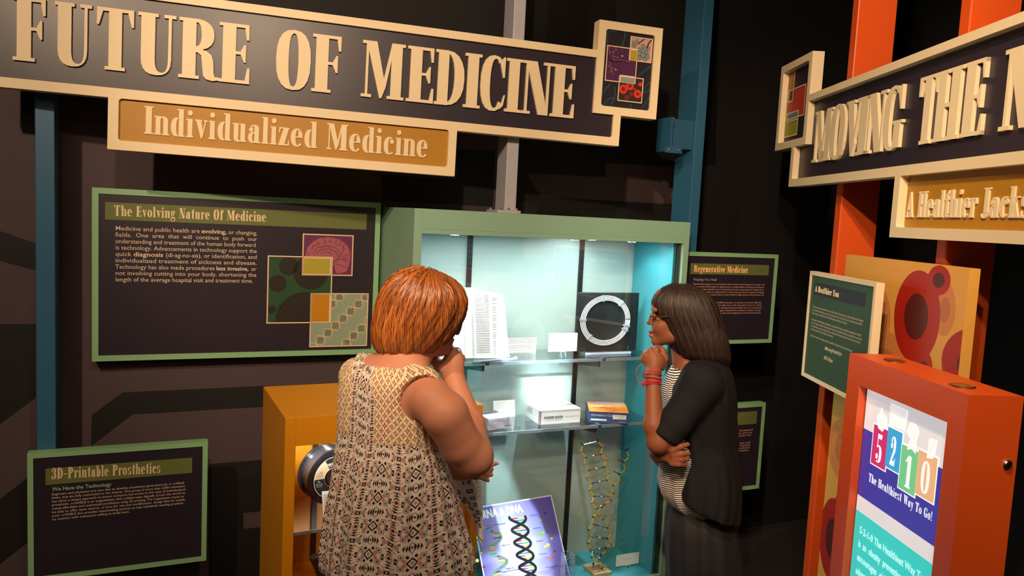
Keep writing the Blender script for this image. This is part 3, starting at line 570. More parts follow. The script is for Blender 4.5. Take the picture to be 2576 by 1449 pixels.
scr('tablet_icon',[K(*p) for p in [(460,215),(580,270),(560,412),(448,365)]],WH,4)
scr('figure_icon',[K(*p) for p in [(570,420),(600,350),(640,365),(660,420),(640,480),(640,580),(610,540),(575,545),(600,470)]],WH,4)
scr('cup_icon',[K(*p) for p in [(735,465),(790,480),(765,610),(718,605)]],WH,4)
P,w=serif('The Healthiest Way To Go!',.04); (x0,zz0)=K(302,745); (x1,zz1)=K(752,1085); g=G()
zt_=K(306,700)[1]
zm=(zz0+zz1)/2-.0; 
for p in put(P,w,x0,x1,zm,(zt_-zz0)*1.3): g.flat(p,ky-.001)
T.add('screen_title',g,WH)
L=[]; x0,zz=K(236,1120)
for i,(tx,k) in enumerate([('5-2-1-0 The Healthiest Way To Go!',1),('is  an  obesity  prevention  program  that',1),('encourages  children  and  families  to',1),('adopt  four  simple  habits  for  better',1),('health  every  single  day',.7)]): L.append((tx,x0,x0+(o1-x0)*1.0*k-.02,zz-.042*i-.008,.022,1))
T.add('screen_text',sans_g(G(),L,ky-.001),M('screen_text_teal','c9f2f0',.4,noise=0,emit=.5))
for (u,v) in ((2250,909),(2420,973)):
    P=atz(u,v,ZT); s,y,z=kp.L(P); y=min(max(y,.035),.105)
    T.add('grommet',G().lathe([(.031,0),(.031,.003),(.027,.005),(.02,.004),(.001,.004)],(s,y,ZT)),M('brushed_brass','c9a27a',.3,1.,noise=.1),smooth=False)
# lock on the right side
P=np.array(kp.W(s1,0,0)); r=ray(2533,1168); tt=((P-CC)@kp.d)/(r@kp.d); s,y,z=kp.L(CC+r*tt)
T.add('lock',G().lathe([(.012,-.004),(.012,.004),(.008,.007),(.001,.007)],(s1,y,z),(1,0,0),20),STEEL)
# ---------------- thin clear materials ----------------
def thin(name,tint,rough=.03,gl=1.0,spec=.08):
    m=bpy.data.materials.new(name); m.use_nodes=True; nt=m.node_tree; nt.nodes.clear(); o=nt.nodes.new('ShaderNodeOutputMaterial')
    t=nt.nodes.new('ShaderNodeBsdfTransparent'); t.inputs[0].default_value=(*tint,1)
    g=nt.nodes.new('ShaderNodeBsdfGlossy'); g.inputs['Roughness'].default_value=rough
    lw=nt.nodes.new('ShaderNodeLayerWeight'); lw.inputs[0].default_value=.35
    mu=nt.nodes.new('ShaderNodeMath'); mu.operation='MULTIPLY_ADD'; mu.inputs[1].default_value=.35*gl; mu.inputs[2].default_value=spec*.5
    mx=nt.nodes.new('ShaderNodeMixShader'); nt.links.new(lw.outputs['Facing'],mu.inputs[0]); nt.links.new(mu.outputs[0],mx.inputs[0])
    nt.links.new(t.outputs[0],mx.inputs[1]); nt.links.new(g.outputs[0],mx.inputs[2]); nt.links.new(mx.outputs[0],o.inputs[0]); return m
GLASS=thin('clear_glass',(.97,.985,.98)); ACR=thin('clear_acrylic',(.93,.97,.98),.02,1.2,.12)
EDGE=M('acrylic_edge','9fb4c4',.15,noise=.1,scale=25,trans=.35)
CABG=M('sage_green_cabinet','8bb39d',.5,noise=.03,scale=200,bump=.05)
INB=M('case_back_paint','a4b6af',.6,noise=.05,scale=8); INS=M('case_side_paint','3d949f',.5,noise=.04)
PAPER=M('white_paper','eeeeec',.8,noise=.02); INK=M('grey_ink','6c6c70',.8,noise=0); INKD=M('dark_ink','26262a',.8,noise=0)
# ---------------- green display case ----------------
W1=1.40; OL,OR_,OB,OT=.024,1.366,.03,1.727; IB=.385
T=Thing('display_case','tall sage green display case with lit turquoise inside and clear shelves','display case',cf,(.7,.28,FLZ))
g=G(); g.box(-.012,OL,0,.56,FLZ,CT).box(OR_,W1,0,.56,FLZ,CT).box(OL,OR_,0,.56,OT+.02,CT).box(OL,OR_,0,.56,FLZ,.0).box(OL,OR_,IB+.012,.56,0,OT+.02)
g.box(OL,OR_,0,.02,OT,OT+.02).box(OL,OR_,0,.02,0,OB)
T.add('body',g,CABG,bevel=.0015)
T.add('inner_back',G().box(.03,1.335,IB,IB+.012,.02,OT+.02),INB,label='pale grey-green back panel')
T.add('inner_side',G().box(1.335,1.352,.035,IB+.012,.02,OT+.02),INS,label='turquoise side panel'); T.add('inner_side',G().box(.024,.03,.035,IB+.012,.02,OT+.02),INS)
T.add('inner_floor',G().box(.024,1.335,.035,IB,.0,.02),INS,label='turquoise case floor'); T.add('door_stop',G().box(1.352,1.366,.018,.05,.0,OT+.02),M('dark_green_stop','3c4f46',.5))
T.add('door_glass',G().box(OL+.001,OR_-.001,.012,.018,OB,OT),GLASS)
T.add('door_edge',G().box(1.338,1.344,.018,.026,OB,OT),M('door_edge_strip','16262b',.3))
for sx in (.378,.999): 
    up=T.add('shelf_upright',G().box(sx,sx+.024,IB-.012,IB,.02,1.735),BLACK)
    sl=G()
    for k in range(60): sl.box(sx+.009,sx+.015,IB-.0125,IB-.0118,.05+k*.028,.062+k*.028)
    so=T.add('slots',sl,M('slot_black','030303',.9,noise=0),up); so['kind']='stuff'
def cshelf(z):
    g=G().box(.034,1.33,.1,.372,z-.014,z); sh=T.add('glass_shelf',g,ACR)
    T.add('front_edge',G().box(.034,1.33,.0975,.0999,z-.0145,z+.0005),EDGE,sh)
    for sx in (.378,.999):
        T.add('shelf_bracket',G().ext([(0,0),(1,0),(1,1)],0,1) and G().hexa([(sx+.009,.135,z-.05),(sx+.015,.135,z-.05),(sx+.015,.372,z-.085),(sx+.009,.372,z-.085),(sx+.009,.135,z-.0155),(sx+.015,.135,z-.0155),(sx+.015,.372,z-.0155),(sx+.009,.372,z-.0155)]),BLACK)
        T.add('shelf_clip',G().box(sx+.003,sx+.021,.0955,.14,z-.0152,z+.001),M('clip_blue_grey','3e5266',.3))
SZ1,SZ2=1.147,.812
cshelf(SZ1); cshelf(SZ2)
LEDM=M('led_lens','f4fbff',.3,noise=0,emit=14)
def led(s,y,tgt,pw,size,rad=.012,blend=.6):
    l=T.add('spot_housing',G().lathe([(.028,0),(.028,.02),(.022,.022)],(s,y,OT-.004),(0,0,1),20),STEEL)
    T.add('lens',G().lathe([(.019,-.001),(.019,.001)],(s,y,OT-.0045),(0,0,1),20),LEDM,l)
    o=spot('case_spot_and_fill',tuple(cf.W(s,y,OT-.02)),tuple(cf.W(*tgt)),pw,COOL,size,blend,rad); return o
led(.22,.14,(.10,.22,1.16),6,22); led(1.13,.10,(1.16,.22,1.27),13,26); led(.80,.085,(.84,.30,.05),70,36); led(.95,.18,(.9,.38,1.5),1.6,120); led(1.2,.2,(1.335,.2,1.3),1.2,110)  # third, strong downlight and its housing are added to brighten the lower case

al=bpy.data.lights.new('case_strip','AREA'); al.energy=8.; al.color=COOL; al.shape='RECTANGLE'; al.size=1.1; al.size_y=.04
ao=bpy.data.objects.new('case_strip',al); COL.objects.link(ao); ao.location=cf.W(.68,.06,OT-.012); ao.rotation_euler=(math.radians(0),0,math.radians(90-cf.az))
# ---------------- shelf one: book, captions, board ----------------
def tilt_sheet(T,name,q,s0,s1,z0,z1,y0,lean,mat,curve=0.,n=10,th=.0012,topcut=0.,skewl=0.):
    """sheet leaning back: depth = y0 + lean*(z-z0), bowed by curve"""
    g=G(); vs=[];
    for j in (0,1):
        for i in range(n+1):
            a=i/n
            for k in (0,1):
                s=s0+(s1-s0)*a+skewl*(1-k)*a; z=(z0 if k==0 else z1-topcut*a); y=y0+lean*(z-z0)-curve*math.sin(math.pi*a)+j*th
                vs.append((s,y,z))
    N=2*(n+1); fs=[]
    for i in range(n):
        a=2*i; fs+=[(a,a+2,a+3,a+1),(N+a,N+a+1,N+a+3,N+a+2),(a,N+a,N+a+2,a+2),(a+1,a+3,N+a+3,N+a+1)]
    fs+=[(0,1,N+1,N),(2*n,N+2*n,N+2*n+1,2*n+1)]
    g.add(vs,fs); return T.add(name,g,mat,smooth=False)
cq=cf.off(.2)
def C(u,v): return cq.h(u,v)
sp0=C(1190,880)[0]; rt=C(1270,880)[0]; lf=C(1105,880)[0]; zb=SZ1+.004; zt=C(1196,728)[1]
T=Thing('open_book','open ring-bound journal standing on the upper shelf beside the red-haired woman','book',cf,(sp0,.22,SZ1))
tilt_sheet(T,'left_page',cq,lf,sp0-.003,zb,zt-.0,.19,.22,PAPER,.012)
tilt_sheet(T,'right_page',cq,sp0+.003,rt,zb,zt+.0,.185,.22,PAPER,.018,topcut=.03,skewl=.02)
tilt_sheet(T,'middle_page',cq,sp0-.045,sp0+.004,zb+.002,zt+.004,.178,.22,PAPER,.004)
def ys(s,z,base,cv=0,a=0): return base+.22*(z-zb)-cv*math.sin(math.pi*a)
g=G(); 
def sheetquad(g,s0,s1,z0,z1,yo,cv=0.,a0=0.,a1=1.,n=1):
    for i in range(n):
        a,b=i/n,(i+1)/n; sa,sb=s0+(s1-s0)*a,s0+(s1-s0)*b; ca,cb=cv*math.sin(math.pi*(a0+(a1-a0)*a)),cv*math.sin(math.pi*(a0+(a1-a0)*b))
        g.add([(sa,yo+.22*(z0-zb)-ca,z0),(sb,yo+.22*(z0-zb)-cb,z0),(sb,yo+.22*(z1-zb)-cb,z1),(sa,yo+.22*(z1-zb)-ca,z1)],[(0,1,2,3)])
sheetquad(g,sp0-.045,sp0+.004,zt-.115,zt+.003,.1768); T.add('teal_block',g,M('page_teal','8fc3c4',.8,noise=0))
g=G()
for k in range(6): sheetquad(g,sp0-.04,sp0-.012,zt-.012-k*.018,zt-.0135-k*.018,.176)
for s in (sp0-.04,sp0-.024,sp0-.012): sheetquad(g,s,s+.0015,zt-.11,zt-.012,.176)
T.add('rack_drawing',g,M('page_darkteal','2c6a66',.8,noise=0))
g=G(); g.add([(sp0-.04+.016*(.5+.5*math.cos(a)),.1755+.22*(zt-.085+.012*math.sin(a)-zb),zt-.085+.012*math.sin(a)) for a in [math.pi*i/8 for i in range(9)]],[tuple(range(9))]); T.add('red_mark',g,M('page_red','d0392c',.8,noise=0))
g=G()
wid=rt-sp0
for k in range(34):
    z=zt-.03-k*(zt-zb-.05)/34
    sheetquad(g,sp0+.012,sp0+.012+wid*.40,z,z-.0024,.1835,.018,.12,.5,4)
    if not 2<k<4: sheetquad(g,sp0+wid*.52+.01,sp0+wid*(.86 if k%5 else .7),z-.006,z-.0082,.1835,.018,.56,.9,4)
    if z<zt-.13: sheetquad(g,sp0-.03,sp0-.008,z,z-.002,.1768)
o=T.add('printed_lines',g,INK); o['kind']='stuff'
g=G()
for k in range(34):
    z=zb+.012+k*(zt-.12-zb-.01)/34; y=.174+.22*(z-zb); g.tube([(sp0-.004+.0045*math.cos(a),y-.004*math.sin(a),z+.001*a) for a in [math.pi*i/5 for i in range(6)]],.0008,4)
o=T.add('ring_binding',g,BLACK); o['kind']='stuff'
T.add('stand_ledge',G().box(lf,rt,.14,.24,SZ1,SZ1+.003).box(lf,rt,.14,.143,SZ1+.003,SZ1+.012),ACR)
T=Thing('glass_rod','clear glass rod lying on the upper shelf below the open journal','rod',cf,(.55,.125,SZ1))
a=cf.L(atz(1190,911,SZ1+.006)); b=cf.L(atz(1301,903,SZ1+.006))
T.add('rod',G().tube([(a[0],a[1],SZ1+.0065),(b[0]-.015,b[1],SZ1+.0065)],.006,12),EDGE,smooth=True); T.add('end_bulb',G().ball((b[0]-.008,b[1],SZ1+.0095),.009,12,8),EDGE,smooth=True)
def cards(T,s0,s1,z0,z1,y,mat=PAPER): return T.add('sheet',G().box(s0,s1,y,y+.0015,z0,z1),mat,bevel=.0004)
ck=cf.off(.3)
s0,z0=ck.h(1275,897); s1,z1=ck.h(1350,849); z0=SZ1+.0005; z1=ck.h(1312,850)[1]
T=Thing('caption_sheet','printed caption sheet between the open journal and the blank card','card',cf,((s0+s1)/2,.3,SZ1))
cards(T,s0,s1,z0,z1,.3); g=G(); rr=random.Random(3)
for k in range(12):
    if k in (5,10): continue
    z=z1-.006-k*.0052; x=s0+.004
    while x<s1-.008:
        l=rr.uniform(.004,.013); g.flat(Rr(x,z,min(x+l,s1-.004),z+.0022),.2995); x+=l+.0016
o=T.add('printed_lines',g,M('caption_ink','7a6f6c',.8,noise=0)); o['kind']='stuff'
def easel_card(lab,s0,s1,z0,z1,y,zs,txt=None):
    T=Thing('caption_card',lab,'card',cf,((s0+s1)/2,y,zs),group='caption cards in the display cases'); c=cards(T,s0,s1,z0,z1,y); m=(s0+s1)/2
    g=G()
    for sx in (m-.012,m+.012):
        g.hexa([(sx-.0012,y-.018,zs),(sx+.0012,y-.018,zs),(sx+.0012,y-.015,zs),(sx-.0012,y-.015,zs),(sx-.0012,y-.003,z0),(sx+.0012,y-.003,z0),(sx+.0012,y,z0),(sx-.0012,y,z0)])
        g.hexa([(sx-.0012,y+.002,zs),(sx+.0012,y+.002,zs),(sx+.0012,y+.005,zs),(sx-.0012,y+.005,zs),(sx-.0012,y+.0016,z0+.02),(sx+.0012,y+.0016,z0+.02),(sx+.0012,y+.003,z0+.02),(sx-.0012,y+.003,z0+.02)])
    g.box(m-.016,m+.016,y-.006,y+.003,z0-.0025,z0)
    T.add('clear_easel',g,EDGE)
    if txt: T.add('print',sans_g(G(),[(txt,m-.022,m+.022,(z0+z1)/2+.002,.004,0)],y-.0003),INK)
ck=cf.off(.18); s0,s1=ck.h(1380,860)[0],ck.h(1452,860)[0]; z0=ck.h(1416,884)[1]; z1=ck.h(1416,838)[1]
easel_card('blank white card on a clear easel left of the black board',s0,s1,max(z0,SZ1+.006),z1,.18,SZ1)
ck=cf.off(.22); s0,s1=ck.h(1450,800)[0],ck.h(1605,800)[0]; z0=SZ1+.012; z1=ck.h(1530,736)[1]
T=Thing('catheter_board','black textured board holding a coiled white catheter on the upper shelf','board',cf,((s0+s1)/2,.22,SZ1))
T.add('board',G().box(s0,s1,.22,.232,z0,z1),M('black_felt','0c0c10',.42,noise=.9,scale=420,bump=1.,spec=.6),bevel=.004)
cc=ck.h(1522,806); 
T.o=T.o
RW=(ck.h(1584,806)[0]-ck.h(1461,806)[0])/2; RH=(ck.h(1522,745)[1]-ck.h(1522,868)[1])/2
CW=M('catheter_white','f2f2f4',.35,noise=0)
for k in range(4):
    g=G(); r=1-.045*k*1.25; pts=[(cc[0]+RW*r*math.cos(a),.214-.0003*k,cc[1]+RH*r*math.sin(a)) for a in [2*math.pi*i/48 for i in range(49)]]
    T.add('tube_coil',g.tube(pts,.0024,8),CW,smooth=True)
g=G(); g.tube([(cc[0]-.02,.213,cc[1]+RH),(cc[0]-.07,.213,cc[1]+RH*.86)],.0008,5); T.add('wire_tip',g,STEEL)
for a in (100,50,178,-14,228,-25):
    ca,sa=math.cos(math.radians(a)),math.sin(math.radians(a)); g=G()
    p0=np.array([cc[0]+RW*1.04*ca,.2095,cc[1]+RH*1.04*sa]); p1=np.array([cc[0]+RW*.78*ca,.2095,cc[1]+RH*.78*sa]); t=np.array([-sa,0,ca])*.005
    g.add([p0-t,p1-t,p1+t,p0+t]+[x+np.array([0,.009,0]) for x in (p0-t,p1-t,p1+t,p0+t)],[(0,1,2,3),(7,6,5,4),(0,4,5,1),(1,5,6,2),(2,6,7,3),(3,7,4,0)]); T.add('tube_clip',g,EDGE)
lb=T.add('clear_rail',G().box(s0+.035,s1-.035,.19,.216,SZ1,SZ1+.014),ACR); T.add('label_strip',G().box(s0+.045,s1-.05,.188,.1899,SZ1+.001,SZ1+.012),M('label_blue_white','b9c6de',.4,noise=.1))
for sx in (s0+.05,s1-.055): T.add('wire_hook',G().tube([(sx-.004,.212,SZ1+.001),(sx-.004,.212,SZ1+.03),(sx,.212,SZ1+.035),(sx+.004,.212,SZ1+.03),(sx+.004,.212,SZ1+.001)],.001,5),STEEL)
# ---------------- shelf two: kit boxes ----------------
def kit(name,lab,bl,br,tl,bk,zs,dep=None):
    A,B=atz(*bl,zs),atz(*br,zs); az=math.degrees(math.atan2(B[0]-A[0],B[1]-A[1])); w=float(np.hypot(*(B-A)[:2]))
    pl=Pl(az=az,p=A); z1=at(*tl,A[1])[2]; K=atz(*bk,z1); d=dep or max(.05,min(.2,pl.L(K)[1]))
    T=Thing(name,lab,'box',pl,(w/2,d/2,zs),group='test kit boxes on the lower shelf'); return T,pl,w,d,z1
# keep kits inside the case
T,pl,w,d,z1=kit('test_kit_box','white genetics testing kit box in the middle of the lower shelf',(1357,1069),(1459,1062),(1357,1034),(1319,1013),SZ2)
z0=SZ2; WB=M('white_carton','efeff2',.45,noise=.02)
T.add('carton',G().box(0,w,0,d,z0,z1),WB,bevel=.001)
T.add('lid_fold',G().hexa([(0,-.001,z1-.001),(w,-.001,z1-.001),(w,d,z1),(0,d,z1),(0,-.001,z1+.0015),(w,-.001,z1+.0015),(w,d,z1+.004),(0,d,z1+.004)]),WB)
h=z1-z0
g=G(); g.flat(Rr(-.0002,z0+.001,.004,z1-.002),-.0012); g.flat(Rr(.006,z0+.001,.007,z1-.002),-.0012); T.add('black_stripe',g,M('kit_black','2b2f33',.5))
g=G(); g.add([(-.0012,.004,z0+.001),(-.0012,.012,z0+.001),(-.0012,.012,z1-.002),(-.0012,.004,z1-.002)],[(3,2,1,0)]); T.add('red_stripe',g,M('kit_red','b2304a',.5))
g=G(); g.flat([(w*.1,z0+h*.43),(w*.33,z0+h*.43),(w*.35,z0+h*.5),(w*.33,z0+h*.57),(w*.1,z0+h*.57)],-.0012); g.flat([(w*.36,z0+h*.43),(w*.56,z0+h*.43),(w*.56,z0+h*.57),(w*.36,z0+h*.57),(w*.38,z0+h*.5)],-.0012); T.add('logo_bar',g,M('kit_black','2b2f33',.5))
T.add('logo_words',sans_g(G(),[('PREVENTION',w*.11,w*.32,z0+h*.465,h*.08,1),('GENETICS',w*.39,w*.55,z0+h*.465,h*.08,1)],-.0016),PAPER)
T.add('kit_words',sans_g(G(),[('Clinical Testing Collection Kit',w*.62,w*.97,z0+h*.46,h*.07,0)],-.0012),INKD)
g=G()
def top(g,pts,z): g.add([(x*w,y*d,z) for x,y in pts],[tuple(range(len(pts)))])
top(g,[(.62,.3),(.75,.34),(.9,.36),(.9,.39),(.74,.38),(.62,.34)],z1+.006); T.add('orange_swirl',g,M('kit_orange','e0813a',.5))
g=G(); top(g,[(.85,.5),(.93,.46),(.96,.36),(.98,.38),(.95,.5),(.87,.54)],z1+.006); T.add('blue_swirl',g,M('kit_blue','4a4fb4',.5))
g=G()
for k in range(4): g.add([(-.0012,d*.5-k*0,z1-.012-.008*k),(-.0012,d*.85,z1-.012-.008*k),(-.0012,d*.85,z1-.0105-.008*k),(-.0012,d*.5,z1-.0105-.008*k)],[(3,2,1,0)])
T.add('side_print',g,INKD)
T,pl,w,d,z1=kit('test_kit_box','blue hereditary cancer kit box with an orange sunset lid marked myRisk',(1481,1062),(1580,1067),(1482,1035),(1472,1007),SZ2)
z0=SZ2;h=z1-z0
T.add('carton',G().box(0,w,0,d,z0,z1),M('kit_navy','3c5688',.45),bevel=.001)
n=8; g=G(); vs=[];fs=[]
for j in range(n+1):
    v=j/n
    for i in range(n+1):
        u=i/n; vs.append((w*u,d*v-.002,z1+.002+.010*math.sin(math.pi*v)*(.6+.4*u)+.004*v))
N=(n+1)**2; vs+= [(x,y,z-.0015) for x,y,z in vs]
for j in range(n):
    for i in range(n): a=j*(n+1)+i; fs+=[(a,a+1,a+n+2,a+n+1),(N+a,N+a+n+1,N+a+n+2,N+a+1)]
for i in range(n): fs+=[(i,N+i,N+i+1,i+1)]; a=i*(n+1); fs+=[(a,a+n+1,N+a+n+1,N+a)]; a=i*(n+1)+n; fs+=[(a,N+a,N+a+n+1,a+n+1)]; a=n*(n+1)+i; fs+=[(a,a+1,N+a+1,N+a)]
g.add(vs,fs)
sm=bpy.data.materials.new('sunset_print'); sm.use_nodes=True; nt=sm.node_tree; bs=nt.nodes['Principled BSDF']; bs.inputs['Roughness'].default_value=.35
tc=nt.nodes.new('ShaderNodeTexCoord'); sx=nt.nodes.new('ShaderNodeSeparateXYZ'); cr=nt.nodes.new('ShaderNodeValToRGB'); nz=nt.nodes.new('ShaderNodeTexNoise'); nz.inputs['Scale'].default_value=12
ad=nt.nodes.new('ShaderNodeMath'); ad.operation='MULTIPLY_ADD'; ad.inputs[1].default_value=.35
nt.links.new(tc.outputs['Generated'],sx.inputs[0]); nt.links.new(tc.outputs['Object'],nz.inputs['Vector']); nt.links.new(nz.outputs[0],ad.inputs[0]); nt.links.new(sx.outputs['Y'],ad.inputs[2]); nt.links.new(ad.outputs[0],cr.inputs[0]); nt.links.new(cr.outputs[0],bs.inputs['Base Color'])
e=cr.color_ramp.elements; e[0].position=.15; e[0].color=(*lin('e58a1c'),1); e[1].position=1.1; e[1].color=(*lin('c9a0a4'),1); q=e.new(.35); q.color=(*lin('d87a3c'),1); q=e.new(.6); q.color=(*lin('f0a03c'),1); q=e.new(.85); q.color=(*lin('d9a08a'),1)
lid=T.add('lid',g,sm)
V,FF=sans([('myRisk',w*.08,w*.6,0,d*.15,0)]); T.add('lid_words',G().add([(a,d*.22+b,z1+.0165) for a,b in V],FF),PAPER)
T.add('front_words',sans_g(G(),[('Hereditary Cancer',w*.05,w*.72,z0+h*.62,h*.22,0),('myRisk',w*.76,w*.93,z0+h*.1,h*.14,0)],-.0012),M('kit_pale','c8d2e6',.6,noise=0))
g=G(); g.flat(Rr(w*.05,z0+h*.2,w*.45,z0+h*.36),-.0012); T.add('label_strip',g,PAPER)
g=G(); g.flat(Rr(w*.6,z0+h*.4,w*.94,z0+h*.8),-.0016); T.add('sticker',g,PAPER)
T.add('sticker_print',sans_g(G(),[('TUBE EXPIRATION',w*.64,w*.9,z0+h*.66,h*.07,1),('2016-09',w*.72,w*.86,z0+h*.5,h*.07,1)],-.002),INKD)
T,pl,w,d,z1=kit('test_kit_box','silver kit box with wavy zebra print, left on the lower shelf',(1227,1083),(1288,1075),(1225,1054),(1230,1026),SZ2,dep=.13)
z0=SZ2
T.add('carton',G().box(0,w,0,d,z0,z1),M('silver_lilac_carton','c4bdcb',.3,noise=.05,coat=.3),bevel=.001)
g=G(); h=z1-z0
for k in range(5):
    b=z0+h*(.12+.17*k); pts=[(w*i/14,b+h*.06*math.sin(i*.8+k)) for i in range(15)]+[(w*i/14,b+h*(.05+.03*math.sin(i*.5+k))+h*.06*math.sin(i*.8+k)) for i in range(14,-1,-1)]
    for i in range(14): g.flat([pts[i],pts[i+1],pts[28-i],pts[29-i]],-.0008)
for k in range(9):
    for i in range(8):
        y0=d*(.06+.1*k); a,b=w*i/8,w*(i+1)/8; f=lambda i: .004*math.sin(i*.9+k)
        g.add([(a,y0+f(i),z1+.0008),(b,y0+f(i+1),z1+.0008),(b,y0+f(i+1)+.006,z1+.0008),(a,y0+f(i)+.006,z1+.0008)],[(0,1,2,3)])
T.add('zebra_print',g,M('zebra_grey','8f8896',.4)); T.add('kit_words',sans_g(G(),[('Onkolab',w*.66,w*.96,z0+h*.14,h*.14,0),('TISSUE COLLECTION',w*.08,w*.5,z0+h*.7,h*.05,0)],-.0016),INKD)
ck=cf.off(.34); s0,s1=ck.h(1243,1030)[0],ck.h(1297,1030)[0]
T=Thing('caption_card','plain white card leaning on the back behind the zebra print box','card',cf,((s0+s1)/2,.34,SZ2),group='caption cards in the display cases'); tilt_sheet(T,'sheet',ck,s0,s1,SZ2+.001,ck.h(1270,1009)[1],.34,.2,PAPER)
# ---------------- case floor: poster, block, model, card ----------------
FZ=.0205
def pt(u,v,o): pl=cf.off(o); s,z=pl.h(u,v); return pl.W(s,0,z)
A=pt(1387,1245,.35); B=pt(1421,1393,.17); C_=pt(1215,1273,.33)
N3=np.cross(B-A,C_-A); N3/=np.linalg.norm(N3); N3*= np.sign(N3@(CC-A))
def ph(u,v,o=0.): r=ray(u,v); t=((A-CC)@N3)/(r@N3); return CC+r*t+N3*o
ex=(A-C_); ex/=np.linalg.norm(ex); ez=np.cross(ex,N3); ez*=np.sign(ez[2])
def pc_(P): q=P-A; return q@ex,q@ez
def pw(a,b,o): return A+ex*a+ez*b+N3*o
Hh=(A[2]-FZ-.0)/ez[2]-.002; Wd=.46
# rotate in plane so the right edge follows the photo
bx,bz=pc_(B); k=bx/bz
T=Thing('science_poster','purple RNA and DNA poster board leaning on the case floor','poster',WORLD,tuple(pw(-Wd/2,-Hh,0)))
def poly3(g,pts,o): g.add([pw(a,b,o) for a,b in pts],[tuple(range(len(pts)))])
def slab(g,pts,o0,o1):
    n=len(pts); g.add([pw(a,b,o1) for a,b in pts]+[pw(a,b,o0) for a,b in pts],[tuple(range(n)),tuple(range(2*n-1,n-1,-1))]+[(i,n+i,n+(i+1)%n,(i+1)%n) for i in range(n)])
rx=lambda b:k*b
T.add('board',(lambda g:(slab(g,[(0,0),(-Wd,0),(-Wd+rx(-Hh),-Hh),(rx(-Hh),-Hh)],-.004,0),g)[1])(G()),PAPER)
pm=bpy.data.materials.new('purple_glow_print'); pm.use_nodes=True; nt=pm.node_tree; at_=nt.nodes.new('ShaderNodeAttribute'); at_.attribute_name='Col'; nt.links.new(at_.outputs['Color'],nt.nodes['Principled BSDF'].inputs['Base Color']); nt.nodes['Principled BSDF'].inputs['Roughness'].default_value=.25
g=G(); n=24; m_=.006; vs=[];cols=[]
for j in range(n+1):
    for i in range(n+1):
        u,v=i/n,j/n; b=-m_-(Hh-2*m_)*v; a=-m_-(Wd-2*m_)*u+rx(b); vs.append(pw(a,b,.0006))
        d2=((u-.55)/.33)**2+((v-.62)/.55)**2; kk=math.exp(-d2*1.1); c0=np.array(lin('6552b8')); c1=np.array(lin('e6e2f6')); cols.append(tuple(c0*(1-kk)+c1*kk)+(1,))
g.add(vs,[(j*(n+1)+i,j*(n+1)+i+1,(j+1)*(n+1)+i+1,(j+1)*(n+1)+i) for j in range(n) for i in range(n)])
o=T.add('print_ground',g,pm); ca=o.data.color_attributes.new('Col','FLOAT_COLOR','POINT'); ca.data.foreach_set('color',[x for c in cols for x in c])
def Z(x,y): return pc_(ph(1150+x/5.386,1180+y/5.386))
def Zs(l): return [Z(*p) for p in l]
def zstroke(g,l,w,o,mp=Z):
    P=[mp(*p) for p in l]
    for i in range(len(P)-1):
        (x0,z0),(x1,z1)=P[i],P[i+1]; L=math.hypot(x1-x0,z1-z0)+1e-9; nx,nz=-(z1-z0)/L*w/2,(x1-x0)/L*w/2; exx,ezz=(x1-x0)/L*w*.12,(z1-z0)/L*w*.12
        poly3(g,[(x0+nx-exx,z0+nz-ezz),(x0-nx-exx,z0-nz-ezz),(x1-nx+exx,z1-nz+ezz),(x1+nx+exx,z1+nz+ezz)],o)
cD=lambda y:818+(y-665)*.2
gA=G(); 
for sgn,o in ((1,.0014),(-1,.0017)):
    zstroke(gA,[(cD(y)+sgn*112*math.cos(math.pi*(y-665)/168),y+ (14*math.sin(math.pi*(y-665)/168)*sgn)) for y in np.linspace(640,1530,70)],.0135,o)
T.add('dark_helix',gA,M('helix_dark','25252e',.4))
RC={n:M('poster_'+n,c,.4,noise=0) for n,c in dict(red='c8243c',yellow='e8d820',green='2aa35a',violet='5a3fc0',orange='d8622a',blue='3c36a4',grey='7f9c98',lime='7cc24a',sand='d8d070',rose='d8746a').items()}
cols2=[('red','yellow'),('violet','green'),('red','yellow'),('green','violet'),('violet','yellow')]
i=0; GG={c:G() for c in RC}
for y in np.arange(660,1500,34):
    a=112*math.cos(math.pi*(y-665)/168)
    if abs(a)>45:
        x0,x1=cD(y)-abs(a)+8,cD(y)+abs(a)-8; xm=(x0+x1)/2; c=cols2[i%5]; i+=1
        zstroke(GG[c[0]],[(x0,y+14),(xm,y+5)],.0045,.0011); zstroke(GG[c[1]],[(xm,y+5),(x1,y-8)],.0045,.0011)
cS=[(365,770),(400,830),(480,850),(580,880),(600,920),(560,980),(440,1060),(415,1110),(460,1160),(600,1190),(675,1230),(670,1270),(600,1330),(500,1400),(480,1470)]
zs=G(); zstroke(zs,cS,.014,.0012); T.add('single_strand',zs,RC['grey'])
for x0,y0,x1,y1,c in [(370,765,450,750,'orange'),(385,815,462,790,'violet'),(455,850,480,830,'blue'),(480,862,540,875,'orange'),(480,905,590,890,'yellow'),(488,942,580,925,'violet'),(440,1068,522,1058,'yellow'),(420,1112,522,1098,'orange'),(455,1150,535,1136,'green'),(540,1190,575,1180,'blue'),(555,1220,640,1208,'orange'),(555,1262,655,1245,'yellow'),(525,1395,590,1385,'blue'),(500,1442,600,1425,'yellow')]: zstroke(GG[c],[(x0,y0),(x1,y1)],.0045,.0016)
for (x,y,c) in [(1192,600,'blue'),(1236,770,'green'),(1278,942,'yellow'),(1320,1113,'red'),(285,958,'green'),(322,1142,'yellow'),(360,1326,'red')]: poly3(GG[c],Zs([(x-15,y-15),(x+15,y-17),(x+17,y+14),(x-13,y+17)]),.0011)
def hexg(c,x,y,r): poly3(GG[c],Zs([(x+r*math.cos(a),y+r*math.sin(a)) for a in [math.pi/3*i for i in range(6)]]),.0011)
